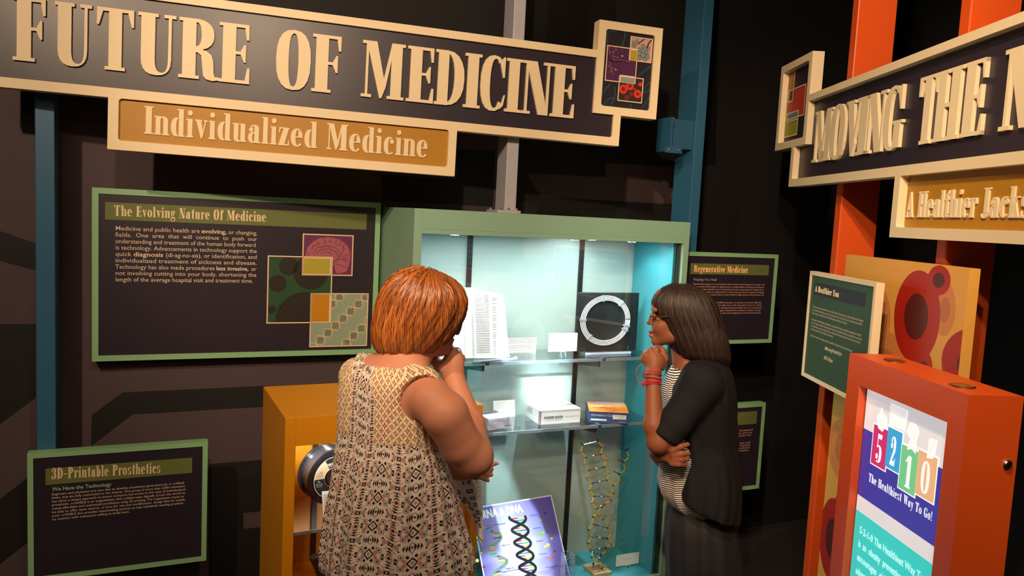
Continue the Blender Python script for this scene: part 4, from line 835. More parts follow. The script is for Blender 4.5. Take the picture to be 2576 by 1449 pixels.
hexg('grey',1117,693,26); hexg('lime',1165,862,27); hexg('lime',1125,885,22); hexg('sand',1232,1030,27); hexg('sand',1192,1052,22); hexg('rose',1267,1210,28); hexg('sand',270,1240,27)
for c,gg in GG.items():
    if gg.f: T.add('printed_'+c+'_pieces',gg,RC[c])
def ptext(tx,x0,x1,y,h,bold,mat,nm='print_words'):
    V,FF=sans([(tx,0,1,0,1,bold)]); p0,p1=Z(x0,y),Z(x1,y-(x1-x0)*.17); gg=G(); hz=h/5.386/520
    gg.add([pw(p0[0]+(p1[0]-p0[0])*a,p0[1]+(p1[1]-p0[1])*a+b*hz,.0012) for a,b in V],[f for f in FF]); return gg
gg=ptext('RNA & DNA',345,900,670,108,2,0); T.add('poster_title',gg,PAPER)
gI=G()
for tx,x0,x1,y,h in [('Cytosine',985,1085,642,22),('Guanine',1027,1127,816,22),('Adenine',1070,1168,992,22),('Thymine',1112,1212,1165,22),('Nucleobases',505,655,768,22),('Base pair',610,720,1045,22),('helix of',668,762,1362,22),('sugar-phosphates',608,835,1405,22),('Nucleobases',1205,1355,1345,22),('of DNA',1250,1325,1362,22)]:
    g2=ptext(tx,x0,x1,y,h,0,0); gI.add(g2.v,g2.f)
for l in [[(1090,640),(1150,650)],[(1117,718),(1125,740)],[(1140,700),(1170,715)],[(1130,810),(1145,835)],[(1190,862),(1240,862)],[(1255,1160),(1262,1185)],[(1190,1195),(1240,1205)],[(1290,1195),(1300,1190)],[(460,748),(500,765)],[(465,785),(500,765)],[(700,1005),(775,935)],[(605,1310),(655,1345)],[(770,1325),(820,1245)]]: zstroke(gI,l,.0008,.0012)
T.add('poster_words',gI,M('poster_ink','26224e',.4,noise=0))
# acrylic block
q_=ph(1262,1350); o=spot('case_spot_and_fill',tuple(cf.W(cf.L(q_)[0]-.02,.07,OT-.02)),tuple(q_),260,COOL,20,.25,.01)  # unseen spot added inside the case to brighten the poster
a=cf.L(atz(1425,1470,FZ)); 
T=Thing('acrylic_block','clear acrylic block with a DNA strand beside the purple poster','block',cf,(a[0],a[1],FZ))
z1=cf.off(a[1]-.02).h(1425,1398)[1]; w_=.052
T.add('block',G().box(a[0]-w_/2,a[0]+w_/2,a[1]-w_/2,a[1]+w_/2,FZ,z1),ACR,bevel=.002); g=G()
for x in (a[0]-w_/2,a[0]+w_/2-.0015):
    for y in (a[1]-w_/2,a[1]+w_/2-.0015): g.box(x,x+.0015,y,y+.0015,FZ+.001,z1)
for x in (a[0]-w_/2,a[0]+w_/2-.0015): g.box(x,x+.0015,a[1]-w_/2,a[1]+w_/2,z1-.0015,z1)
for y in (a[1]-w_/2,a[1]+w_/2-.0015): g.box(a[0]-w_/2,a[0]+w_/2,y,y+.0015,z1-.0015,z1)
T.add('bright_edges',g,EDGE); T.add('embedded_strand',G().tube([(a[0]+.01*math.sin(i*.9),a[1]+.01*math.cos(i*.9),FZ+.01+i*.008) for i in range(int((z1-FZ-.02)/.008))],.002,6),M('silver_strand','a8a8c8',.3))
# dna model
MD=.2; mq=cf.off(MD)
def mz(x,y,dy=0.):
    s,z=cf.off(MD+dy).h(1420+x/3.725,1060+y/3.725); return np.array([s,MD+dy,z])
bp=cf.L(atz(1506,1440,FZ)); MD=bp[1]
T=Thing('dna_model','coloured stick and bead DNA helix model on a small wooden base','model',cf,(bp[0],bp[1],FZ))
T.add('base',G().box(bp[0]-.052,bp[0]+.052,bp[1]-.045,bp[1]+.075,FZ,FZ+.018),M('beige_wood','b59a72',.5,noise=.15,scale=20),bevel=.002)
Ls=[(172,220),(152,287),(203,338),(180,406),(229,458),(207,527),(260,580),(233,642),(277,703),(253,768),(305,815),(326,886),(362,918),(414,968),(403,997),(445,1050),(402,1097),(437,1150),(391,1185),(393,1213),(340,1252),(291,1273),(270,1335)]
Rs=[(307,188),(360,238),(338,307),(391,360),(368,429),(419,484),(398,551),(456,600),(460,674),(412,703),(433,737),(380,775),(350,803),(308,865),(265,895),(270,963),(224,1015),(259,1083),(220,1142),(264,1204),(256,1273),(310,1310),(349,1375),(385,1400)]
Bs=[(456,600),(518,568),(512,494),(571,458),(553,383),(606,335),(582,270)]
dl=lambda y:-.03*math.exp(-((y-860)/110)**2)+.03*math.exp(-((y-1300)/90)**2)
dr=lambda y:.03*math.exp(-((y-860)/110)**2)-.03*math.exp(-((y-1300)/90)**2)
YL=M('model_yellow','d8b81c',.4,noise=0); RD=M('model_red','b8302a',.35,noise=0); BK=M('model_black','151515',.35,noise=0); BLU=M('model_blue','1d2fa8',.35,noise=0); GN=M('model_green','1f7a5a',.35,noise=0); CR_=M('model_crimson','8f1626',.35,noise=0); WT=M('model_white','e8eeee',.35,noise=0)
def chain(pts,df):
    P=[mz(x,y,df(y)) for x,y in pts]
    for i in range(len(P)-1): T.add('backbone_stick',G().tube([P[i],P[i+1]],.0028,6,False),YL)
    for i,p in enumerate(P): T.add('bead',G().ball(p,.0058,8,6),(RD if i%2 else BK),smooth=True)
    return P
PL_=chain(Ls,dl); PR_=chain(Rs,dr); PB_=chain(Bs,lambda y:0.)
for a_,b_,c1,c2 in [(PL_[0],PR_[0],WT,WT),(PL_[2],PR_[2],GN,CR_),(PL_[4],PR_[4],CR_,GN),(PL_[6],PR_[6],BLU,GN),(PL_[8],PR_[9],BLU,GN),(PL_[10],PR_[11],GN,CR_),(PR_[15],PL_[14],BLU,GN),(PR_[17],PL_[16],GN,BLU),(PR_[19],PL_[18],GN,CR_),(PR_[21],PL_[20],BLU,CR_)]:
    m=(a_+b_)/2; T.add('base_stick',G().tube([a_,m],.0026,6),c1); T.add('base_stick',G().tube([m,b_],.0026,6),c2); T.add('joint',G().ball(m,.0048,8,6),WT,smooth=True)
for a_,b_,c in [((582,270),(524,255),BLU),((553,383),(498,362),CR_),((512,494),(462,467),GN),((582,270),(602,248),BK),((172,220),(150,200),BK),((307,188),(314,155),BK),((346,704),(346,675),BLU)]: T.add('stub_stick',G().tube([mz(*a_),mz(*b_)],.003,6),c)
T.add('centre_rod',G().tube([mz(346,690),np.array([bp[0],MD,FZ+.018])],.0022,8),EDGE)
T.add('stub_stick',G().tube([PL_[-1],np.array([PL_[-1][0],PL_[-1][1],FZ+.018])],.002,6),BK)
ck=cf.off(.22); P=cf.L(atz(1583,1426,FZ)); y=P[1]; ck=cf.off(y); s0,s1=ck.h(1550,1410)[0],ck.h(1607,1410)[0]
easel_card('white title card on a clear easel right of the DNA model',s0,s1,FZ+.012,ck.h(1580,1393)[1],y,FZ,'Structure of Basic DNA')
# ---------------- yellow cabinet ----------------
ZY=1.14; A=atz(718,1052,ZY); B=atz(1215,1018,ZY); ya=math.degrees(math.atan2(B[0]-A[0],B[1]-A[1])); yw=float(np.hypot(*(B-A)[:2])); yp2=Pl(az=ya,p=A); YD=.46
YEL=M('yellow_cabinet','c98306',.45,noise=.04,scale=200,bump=.05); YIN=M('yellow_inner','c98306',.5,noise=.03)
T=Thing('display_cabinet','low mustard yellow display cabinet holding a black filament spool','display cabinet',yp2,(yw/2,YD/2,FLZ))
o0,o1,o2=yp2.h(742,1200)[0],yp2.h(1177,1449)[0],yp2.h(742,1123)[1]
g=G().box(0,o0,0,YD,FLZ,ZY).box(o1,yw,0,YD,FLZ,ZY).box(o0,o1,0,YD,o2,ZY).box(o0,o1,0,YD,FLZ,.45).box(o0,o1,YD-.03,YD,.45,o2)
T.add('body',g,YEL,bevel=.0012)
T.add('door_glass',G().box(o0+.001,o1-.001,.03,.035,.451,o2-.001),GLASS)
su=yp2.off(YD-.035).h(780,1400)[0]; T.add('shelf_upright',G().box(su,su+.02,YD-.042,YD-.03,.46,o2-.002),BLACK)
SY=yp2.off(.08).h(750,1338)[1]
sh=T.add('glass_shelf',G().box(o0+.003,o1-.003,.08,.4,SY-.01,SY),ACR); T.add('front_edge',G().box(o0+.003,o1-.003,.0775,.0799,SY-.0105,SY+.0005),EDGE,sh)
spot('cabinet_spot',tuple(yp2.W(o0+.25,.1,o2-.02)),tuple(yp2.W(o0+.1,.22,.9)),5.5,(1.,.9,.75),120,.8,.02)
spot('cabinet_spot',tuple(yp2.W(o0+.07,.06,o2-.02)),tuple(yp2.W(o0+.05,.2,.95)),4.5,(1.,.95,.9),110,.8,.02)
# spool
SC_=yp2.off(.12); c=SC_.h(838,1200); RS=.098
T=Thing('filament_spool','black filament spool with a maker label inside the yellow cabinet','spool',yp2,(c[0],.15,c[1]-RS))
ax=np.array([-.30,1,.06]); ax/=np.linalg.norm(ax); cc3=np.array([c[0],.12,c[1]]); GB=M('glossy_black_plastic','17181c',.18,noise=0,coat=.6)
T.add('flange',G().lathe([(.028,0),(RS-.004,0),(RS,.002),(RS,.004),(.028,.004)],cc3,ax,48),GB); T.add('flange',G().lathe([(.028,.068),(RS,.068),(RS,.072),(.028,.072)],cc3,ax,48),GB)
T.add('filament',G().lathe([(RS-.012,.005),(RS-.012,.067)],cc3,ax,48),M('dark_filament','2a2c33',.25,noise=.2,scale=400)); T.add('hub',G().lathe([(.03,-.003),(.026,-.004),(.026,.074)],cc3,ax,32),M('hub_brown','241a14',.4))
r1=np.cross(ax,[0,0,1]); r1/=np.linalg.norm(r1); r1*=np.sign(r1[0]); r2=np.cross(r1,ax); r2*=np.sign(r2[2])
def lab(nm,a0,a1,ra,rb,mat,o=-.0008,n=20):
    g=G(); vs=[cc3+ax*o+r1*r*math.cos(a)+r2*r*math.sin(a) for a in np.radians(np.linspace(a0,a1,n)) for r in (ra,rb)]
    g.add(vs,[(2*i,2*i+1,2*i+3,2*i+2) for i in range(n-1)]); return T.add(nm,g,mat)
lab('label_ring',0,360,.073,.0745,PAPER,-.0012,60); lab('label_ring',0,360,.034,.0352,PAPER,-.0012,40); lab('label_disc',0,360,.0352,.073,M('label_charcoal','1c1d21',.4),-.0008,60)
lab('label_sector',118,178,.0352,.073,M('label_beige','b9a489',.5),-.0011)
def lt(txts):
    g=G()
    for tx,x0,x1,y,h,b in txts:
        V,FF=sans([(tx,x0,x1,y,h,b)]); g.add([cc3-ax*.0015+r1*a+r2*b_ for a,b_ in V],FF)
    return g
T.add('label_words',lt([('HATCHBOX',-.026,.034,.044,.009,1),('3D PRINTER FILAMENT',-.02,.02,.039,.003,0),('PLA',-.06,-.05,-.008,.004,1),('Material: PLA',-.066,-.042,-.015,.0025,0),('Diameter: 1.75 mm',-.066,-.04,-.020,.0025,0),('Color: Black',-.064,-.043,-.025,.0025,0)]),PAPER)
T.add('label_words',lt([('PLA',-.052,-.044,.026,.003,1),('1.75 mm',-.057,-.042,.021,.0025,0),('180C-210C',-.058,-.042,.016,.0025,0),('1 kg / 2.2 lb',-.06,-.042,.011,.0025,0)]),INKD)
T.add('stand_leg',G().tube([(c[0]-.02,.16,c[1]-.085),(c[0]+.03,.13,SY+.002)],.006,6),BLACK); T.add('stand_leg',G().tube([(c[0]+.05,.16,c[1]-.085),(c[0]+.0,.2,SY+.002)],.006,6),BLACK)
cs=yp2.off(.085); s0,z1=cs.h(812,1241)[0],cs.h(812,1241)[1]
T=Thing('caption_card','white caption card leaning against the filament spool','card',yp2,(s0+.03,.085,SY),group='caption cards in the display cases')
T.add('sheet',G().hexa([(s0+.006,.080,SY+.001),(s0+.07,.080,SY+.001),(s0+.07,.0815,SY+.001),(s0+.006,.0815,SY+.001),(s0,.1,z1),(s0+.064,.1,z1),(s0+.064,.1015,z1),(s0,.1015,z1)]),PAPER)
g=G()
for k in range(7): z=z1-.012-k*.006; g.flat(Rr(s0+.006,z,s0+.05,z+.0015),.0955-k*.0014)
T.add('printed_lines',g,INKD)
T=Thing('black_tube_part','black cylindrical prosthetic part low in the yellow cabinet','device',yp2,(yp2.off(.14).h(800,1420)[0],.14,.45))
a,b=yp2.off(.14).h(789,1399),yp2.off(.14).h(812,1449); dv=np.array([b[0]-a[0],0.01,b[1]-a[1]]); p0=np.array([a[0],.14,a[1]]); L_=np.linalg.norm(dv); dv/=L_
T.add('barrel',G().lathe([(.013,0),(.0165,.002),(.0165,.05),(.012,.052),(.012,.06),(.018,.062),(.018,.12)],p0,dv,24),M('satin_black_plastic','2a2a2e',.35,noise=0),smooth=False)
T.add('rod',G().tube([p0+dv*.12,np.array([p0[0]+dv[0]*.3,.14,.452])],.01,12),BLACK)
# ---------------- implicit bodies ----------------
class SDF:
    def __init__(s,lo,hi,h):
        s.lo=np.array(lo,float); s.h=h; s.n=np.ceil((np.array(hi)-s.lo)/h).astype(int)+1; s.F=np.full(s.n,.5,np.float32)
    def win(s,lo,hi):
        a=np.clip(np.floor((np.array(lo)-s.lo)/s.h).astype(int),0,s.n); b=np.clip(np.ceil((np.array(hi)-s.lo)/s.h).astype(int)+1,0,s.n)
        if (b<=a).any(): return None
        sl=tuple(slice(a[i],b[i]) for i in range(3)); ax=[(s.lo[i]+s.h*np.arange(a[i],b[i])).astype(np.float32) for i in range(3)]
        return sl,np.meshgrid(*ax,indexing='ij')
    def put(s,lo,hi,fn,k,op):
        m=k+.03; w=s.win(np.array(lo)-m,np.array(hi)+m)
        if w is None: return
        sl,X=w; d=fn(*X).astype(np.float32); f=s.F[sl]
        if op=='sub': d=-d; hh=np.maximum(k-np.abs(f-d),0)/max(k,1e-6); s.F[sl]=np.maximum(f,d)+hh*hh*k/4
        elif op=='int': s.F[sl]=np.maximum(f,d)
        else: hh=np.maximum(k-np.abs(f-d),0)/max(k,1e-6); s.F[sl]=np.minimum(f,d)-hh*hh*k/4
    def cap(s,a,b,ra,rb=None,k=.02,op='add'):
        rb=ra if rb is None else rb; a=np.array(a,float); b=np.array(b,float); R=max(ra,rb); ab=b-a; L=float(ab@ab)+1e-9
        def fn(x,y,z):
            t=np.clip(((x-a[0])*ab[0]+(y-a[1])*ab[1]+(z-a[2])*ab[2])/L,0,1)
            return np.sqrt((x-a[0]-t*ab[0])**2+(y-a[1]-t*ab[1])**2+(z-a[2]-t*ab[2])**2)-(ra+(rb-ra)*t)
        s.put(np.minimum(a,b)-R,np.maximum(a,b)+R,fn,k,op); return s
    def chain(s,pts,rs,k=.015,op='add'):
        for i in range(len(pts)-1): s.cap(pts[i],pts[i+1],rs[i],rs[i+1],k,op)
        return s
    def ell(s,c,r,k=.02,yaw=0.,op='add',pitch=0.):
        """radii r=(right, forward, up) in a frame whose forward has azimuth yaw (deg); pitch tips forward downwards"""
        c=np.array(c,float); a=math.radians(yaw); p=math.radians(pitch)
        f=np.array([math.sin(a)*math.cos(p),math.cos(a)*math.cos(p),-math.sin(p)]); ri=np.array([math.cos(a),-math.sin(a),0]); u=np.cross(ri,f)
        R=max(r); mn=min(r)
        def fn(x,y,z):
            x=x-c[0];y=y-c[1];z=z-c[2]
            X=(x*ri[0]+y*ri[1]+z*ri[2])/r[0]; Y=(x*f[0]+y*f[1]+z*f[2])/r[1]; Z=(x*u[0]+y*u[1]+z*u[2])/r[2]
            k0=np.sqrt(X*X+Y*Y+Z*Z)+1e-9; k1=np.sqrt((X/r[0])**2+(Y/r[1])**2+(Z/r[2])**2)+1e-9
            return k0*(k0-1)/k1
        s.put(c-R,c+R,fn,k,op); return s
    def loft(s,rows,yaw,k=.02,op='add',n=2.2,disp=None):
        """rows: z,cx,cy,halfwidth,halfdepth sorted by z"""
        rows=sorted(rows); Z=np.array([r[0] for r in rows]); A=[np.array([r[i] for r in rows]) for i in range(1,5)]
        a=math.radians(yaw); ca,sa=math.cos(a),math.sin(a); R=max(A[2].max(),A[3].max())
        # smooth interpolation tables
        zz=np.linspace(Z[0],Z[-1],200); T=[]
        for q in A:
            v=np.interp(zz,Z,q); kern=np.ones(15)/15; vp=np.pad(v,7,'edge'); T.append(np.convolve(vp,kern,'valid'))
        def fn(x,y,z):
            zc=np.clip(z,Z[0],Z[-1]); cx,cy,w,d=[np.interp(zc[0,0],zz,q)[None,None,:].astype(np.float32) for q in T]
            x=x-cx;y=y-cy; X=(x*ca-y*sa); Y=(x*sa+y*ca)
            if disp is not None: 
                ds=disp(np.arctan2(X/w,Y/d),z)
            else: ds=0.
            k0=(np.abs(X/w)**n+np.abs(Y/d)**n)**(1/n); dd=(k0-1)*np.minimum(w,d)*1.05-ds
            ze=np.maximum(Z[0]-z,z-Z[-1]); return np.where(ze>0,np.sqrt(np.maximum(dd,0)**2+ze**2)+np.minimum(dd,0)*0,np.maximum(dd,ze))
        s.put((A[0].min()-R,A[1].min()-R,Z[0]),(A[0].max()+R,A[1].max()+R,Z[-1]),fn,k,op); return s
    def half(s,p,nrm,k=0.,lo=None,hi=None):
        """cut away the side the normal points to"""
        p=np.array(p,float); nrm=np.array(nrm,float); nrm/=np.linalg.norm(nrm)
        w=s.win(s.lo if lo is None else lo,s.lo+s.n*s.h if hi is None else hi)
        if w is None: return s
        sl,X=w; d=((X[0]-p[0])*nrm[0]+(X[1]-p[1])*nrm[1]+(X[2]-p[2])*nrm[2]).astype(np.float32); s.F[sl]=np.maximum(s.F[sl],d); return s
    def sample(s,P):
        q=(P-s.lo)/s.h; q=np.clip(q,0,s.n-1.001); i=q.astype(int); f=q-i; v=0
        for a in (0,1):
            for b in (0,1):
                for c in (0,1): v=v+s.F[i[:,0]+a,i[:,1]+b,i[:,2]+c]*((f[:,0] if a else 1-f[:,0])*(f[:,1] if b else 1-f[:,1])*(f[:,2] if c else 1-f[:,2]))
        return v
    def grad(s,P):
        e=s.h*.9; g=np.stack([s.sample(P+np.eye(3)[i]*e)-s.sample(P-np.eye(3)[i]*e) for i in range(3)],1); return g/(np.linalg.norm(g,axis=1,keepdims=True)+1e-9)
    def mesh(s):
        F=s.F; F[0]=F[-1]=.5; F[:,0]=F[:,-1]=.5; F[:,:,0]=F[:,:,-1]=.5
        S=F<0; nx,ny,nz=F.shape
        cnt=np.zeros((nx-1,ny-1,nz-1),np.int8)
        for a in (0,1):
            for b in (0,1):
                for c in (0,1): cnt+=S[a:nx-1+a,b:ny-1+b,c:nz-1+c]
        act=(cnt>0)&(cnt<8); idx=np.argwhere(act); N=len(idx); ID=np.full(act.shape,-1,np.int32); ID[act]=np.arange(N)
        acc=np.zeros((N,3)); num=np.zeros(N); co={}
        for a in (0,1):
            for b in (0,1):
                for c in (0,1): co[a,b,c]=F[idx[:,0]+a,idx[:,1]+b,idx[:,2]+c]
        for ax in range(3):
            o=[i for i in range(3) if i!=ax]
            for u in (0,1):
                for v in (0,1):
                    p=[0,0,0]; q=[0,0,0]; p[o[0]]=q[o[0]]=u; p[o[1]]=q[o[1]]=v; q[ax]=1
                    f0,f1=co[tuple(p)],co[tuple(q)]; m=(f0<0)!=(f1<0); t=np.where(m,f0/(f0-f1+1e-12),0)
                    P=np.zeros((N,3)); P[:,o[0]]=u; P[:,o[1]]=v; P[:,ax]=t; acc+=P*m[:,None]; num+=m
        V=s.lo+(idx+acc/np.maximum(num,1)[:,None])*s.h; Q=[]
        for ax in range(3):
            o=[(ax+1)%3,(ax+2)%3]; sl0=[slice(1,None)]*3; sl1=[slice(1,None)]*3
            sh=[slice(1,-1)]*3; sh[ax]=slice(0,-1); sh2=list(sh); sh2[ax]=slice(1,None)
            A=S[tuple(sh)];B=S[tuple(sh2)]; e=np.argwhere(A!=B); flip=A[tuple(e.T)]
            base=e.copy(); base[:,o[0]]+=1; base[:,o[1]]+=1
            def cid(du,dv):
                c=base.copy(); c[:,o[0]]-=du; c[:,o[1]]-=dv; return ID[tuple(c.T)]
            a,b,c,d=cid(1,1),cid(0,1),cid(0,0),cid(1,0); q=np.stack([a,b,c,d],1); q[~flip]=q[~flip][:,::-1]; Q.append(q)
        return V,np.concatenate(Q)
    def obj(s,name,mat,parent=None,loc=(0,0,0),smooth=2,attrs=None,label=None):
        V,Q=s.mesh()
        for _ in range(smooth):
            A=np.zeros_like(V); c=np.zeros(len(V))
            for i in range(4):
                a,b=Q[:,i],Q[:,(i+1)%4]; np.add.at(A,a,V[b]); np.add.at(c,a,1); np.add.at(A,b,V[a]); np.add.at(c,b,1)
            V=V*.5+A/np.maximum(c,1)[:,None]*.5
        me=bpy.data.meshes.new(name); L=np.array(loc,float); me.vertices.add(len(V)); me.vertices.foreach_set('co',(V-L).ravel())
        me.loops.add(len(Q)*4); me.loops.foreach_set('vertex_index',Q.ravel()); me.polygons.add(len(Q)); me.polygons.foreach_set('loop_start',np.arange(len(Q))*4); me.polygons.foreach_set('loop_total',np.full(len(Q),4))
        me.polygons.foreach_set('use_smooth',np.ones(len(Q),bool)); me.update(); me.validate()
        for m in (mat if isinstance(mat,list) else [mat]): me.materials.append(m)
        for nm,fn,ty in (attrs or []):
            v=fn(V); at2=me.attributes.new(nm,ty,'POINT'); at2.data.foreach_set('vector' if ty=='FLOAT_VECTOR' else ('color' if ty=='FLOAT_COLOR' else 'value'),np.asarray(v,np.float32).ravel())
        o=bpy.data.objects.new(name,me); COL.objects.link(o)
        if parent: o.parent=parent
        if label: o['label']=label
        s.V=V; return o
# shader expression helper
class X_:
    nt=None
    def __init__(s,k): s.k=k
    @staticmethod
    def op(o,*a):
        n=X_.nt.nodes.new('ShaderNodeMath'); n.operation=o
        for i,x in enumerate(a):
            if isinstance(x,X_): X_.nt.links.new(x.k,n.inputs[i])
            else: n.inputs[i].default_value=float(x)
        return X_(n.outputs[0])
    def __add__(s,o): return X_.op('ADD',s,o)
    __radd__=__add__
    def __sub__(s,o): return X_.op('SUBTRACT',s,o)
    def __rsub__(s,o): return X_.op('SUBTRACT',o,s)
    def __mul__(s,o): return X_.op('MULTIPLY',s,o)
    __rmul__=__mul__
    def __lt__(s,o): return X_.op('LESS_THAN',s,o)
    def __gt__(s,o): return X_.op('GREATER_THAN',s,o)
    def abs(s): return X_.op('ABSOLUTE',s)
    def mod(s,m): return X_.op('FLOORED_MODULO',s,m)
    def max(s,o): return X_.op('MAXIMUM',s,o)
    def min(s,o): return X_.op('MINIMUM',s,o)
    def sqrt(s): return X_.op('SQRT',s)
def colmix(fac,a,b):
    n=X_.nt.nodes.new('ShaderNodeMix'); n.data_type='RGBA'
    if isinstance(fac,X_): X_.nt.links.new(fac.k,n.inputs[0])
    else: n.inputs[0].default_value=fac
    for i,x in ((6,a),(7,b)):
        if isinstance(x,X_): X_.nt.links.new(x.k,n.inputs[i])
        else: n.inputs[i].default_value=(*lin(x),1)
    return X_(n.outputs[2])
def attr(nm,out='Vector'):
    a=X_.nt.nodes.new('ShaderNodeAttribute'); a.attribute_name=nm; return X_(a.outputs[out])
def sep(v):
    n=X_.nt.nodes.new('ShaderNodeSeparateXYZ'); X_.nt.links.new(v.k,n.inputs[0]); return [X_(n.outputs[i]) for i in range(3)]
def noise_(scale,vec=None,detail=2):
    n=X_.nt.nodes.new('ShaderNodeTexNoise'); n.inputs['Scale'].default_value=scale; n.inputs['Detail'].default_value=detail
    if vec is None:
        tc=X_.nt.nodes.new('ShaderNodeTexCoord'); X_.nt.links.new(tc.outputs['Object'],n.inputs['Vector'])
    else: X_.nt.links.new(vec.k,n.inputs['Vector'])
    return X_(n.outputs['Fac'])
def newmat(name,rough=.6,spec=.4,sub=0.,bump=None,bs=.3,bd=.001):
    m=bpy.data.materials.new(name); m.use_nodes=True; X_.nt=m.node_tree; b=m.node_tree.nodes['Principled BSDF']; b.inputs['Roughness'].default_value=rough; b.inputs['Specular IOR Level'].default_value=spec
    if sub: b.inputs['Subsurface Weight'].default_value=sub; b.inputs['Subsurface Radius'].default_value=(.012,.005,.003); b.inputs['Subsurface Scale'].default_value=1.
    return m,b
def tocol(m,b,c): X_.nt.links.new(c.k,b.inputs['Base Color'])
def tobump(b,x,st,dist):
    n=X_.nt.nodes.new('ShaderNodeBump'); n.inputs['Strength'].default_value=st; n.inputs['Distance'].default_value=dist; X_.nt.links.new(x.k,n.inputs['Height']); X_.nt.links.new(n.outputs[0],b.inputs['Normal'])
# skins: base colour with freckles / creases, lips through attribute
def skin(name,c,cd,lip,fr):
    m,b=newmat(name,.55,.3,.10); n1=noise_(14); n2=noise_(260)
    k=colmix(n1,c,cd); f=(n2>fr); k=colmix(f*.35,k,cd) ; a=attr('lip','Fac'); k=colmix(a,k,lip); e=attr('dark','Fac'); k=colmix(e,k,'1a100c'); tocol(m,b,k); tobump(b,noise_(600),.15,.0006); return m
SK1=skin('fair_skin','cb8c70','b8785c','b0605a',.68); SK2=skin('brown_skin','8a5236','744128','8c4a44',.9)
def hairmat(name,c1,c2,c3,rough=.35):
    m,b=newmat(name,rough,.6); a=attr('tone','Fac'); k=colmix(a,c1,c2); n=noise_(9); k=colmix((n-.45)*1.5,k,c3); tocol(m,b,k); return m
HR1=hairmat('copper_hair','743618','cb7c3a','8a441e'); HR2=hairmat('dark_brown_hair','1c100c','3d2418','150c0a',.55)
def strands(S,roots,flow,steps,step,rad,off,name,mat,parent,loc,stop,seed=1,cut=None):
    r=np.random.default_rng(seed); P=roots.copy(); N=len(P); tr=[]; alive=np.ones(N,bool); offs=off*(r.random(N)*1.6+.2); W=r.normal(0,1,(N,3))
    for _ in range(4): P=P-S.grad(P)*(S.sample(P)-offs)[:,None]
    for i in range(steps):
        tr.append(P.copy()); g=S.grad(P); d=flow(P,i/steps)+W*.10; d=d-g*(d*g).sum(1)[:,None]; d/=np.linalg.norm(d,axis=1,keepdims=True)+1e-9
        P=P+d*step; P=P-S.grad(P)*np.clip(S.sample(P)-offs,-.006,.006)[:,None]
    T=np.stack(tr,1); tone=r.random(N)**1.3; g=G(); V=[];Fc=[];TN=[]
    for i in range(N):
        n=int(r.integers(int(steps*.55),steps)); keep=T[i,:n]
        if stop is not None:
            bad=np.where(stop(keep))[0]
            if len(bad): n=bad[0]; keep=keep[:n]
        if n<4: continue
        t=np.gradient(keep,axis=0); t/=np.linalg.norm(t,axis=1,keepdims=True)+1e-9; gr=S.grad(keep); sd=np.cross(t,gr); sd/=np.linalg.norm(sd,axis=1,keepdims=True)+1e-9
        w=rad*(.6+.8*r.random())*np.sin(np.linspace(.5,3.05,n))[:,None]; b=len(V); A=keep+sd*w; B=keep-sd*w; Cc=keep+gr*w*.8
        base=sum(len(x) for x in V) if False else None
        V.append(np.stack([A,Cc,B],1).reshape(-1,3)); TN+= [tone[i]]*(3*n)
        o=strands.c; strands.c+=3*n
        for k in range(n-1):
            a=o+3*k; Fc+=[(a,a+1,a+4,a+3),(a+1,a+2,a+5,a+4)]
    V=np.concatenate(V)-np.array(loc); me=bpy.data.meshes.new(name); me.from_pydata(V.tolist(),[],Fc); me.materials.append(mat); me.polygons.foreach_set('use_smooth',[True]*len(Fc))
    a=me.attributes.new('tone','FLOAT','POINT'); a.data.foreach_set('value',np.array(TN,np.float32)); o=bpy.data.objects.new(name,me); COL.objects.link(o); o.parent=parent; o['kind']='stuff'; strands.c=0; return o
strands.c=0
def rowsof(data,Y,yaw,ratio,pad=0.):
    out=[]; a=math.radians(yaw)
    for r in data:
        y,L,R=r[:3]; q=r[3] if len(r)>3 else ratio; Yc=Y+(r[4] if len(r)>4 else 0); p0,p1=at(L,y,Yc),at(R,y,Yc); half=(p1[0]-p0[0])/2; c=(p0+p1)/2
        w=half/math.sqrt(math.cos(a)**2+(q*math.sin(a))**2)+pad; out.append((float(c[2]),float(c[0]),float(c[1]),w,w*q+ (pad*(1-q))))
    return out
def fwd(yaw): a=math.radians(yaw); return np.array([math.sin(a),math.cos(a),0]),np.array([math.cos(a),-math.sin(a),0])
UP=np.array([0,0,1.])
def person(label,loc):
    e=bpy.data.objects.new('person',None); COL.objects.link(e); e.location=loc; tag(e,label,'person'); return e
# ================= woman with red bob =================
y1=40; f1,r1=fwd(y1); Yb=2.02
base1=np.array([at(985,1200,Yb)[0],Yb,FLZ]); p1=person('red-haired woman in a lace-backed patterned sleeveless top, hand at her mouth',base1)
S=SDF((base1[0]-.30,Yb-.40,FLZ-.01),(base1[0]+.42,Yb+.42,1.72),.0052)
torso=[(905,930,1030,.9),(925,905,1050,.8),(945,880,1075,.72),(975,868,1078,.68),(1040,862,1072,.68),(1125,862,1092,.7),(1226,856,1120,.75),(1337,845,1142,.78),(1445,850,1145,.78)]
S.loft(rowsof(torso,Yb,y1,.7),y1,.03)
hipz=at(990,1445,Yb)[2]; hc=np.array([at(997,1445,Yb)[0],Yb,hipz])
S.ell(hc-UP*.03,(.17,.135,.13),.05,y1)
for sgn in (-1,1):
    hp=hc+r1*.09*sgn-UP*.05; kn=np.array([hp[0],hp[1],.42])+r1*.005*sgn+f1*.01; an=np.array([kn[0],kn[1],FLZ+.09])-f1*.01
    S.chain([hp,kn,an],[.092,.06,.04],.03); S.chain([an,an+f1*.12-UP*.055],[.036,.028],.02)
nk=at(1015,925,Yb-.005); Hc=at(1056,788,2.04); hf,hr=fwd(55)
S.cap(nk-UP*.03,Hc-UP*.07+hf*-.015,.062,.056,.03)
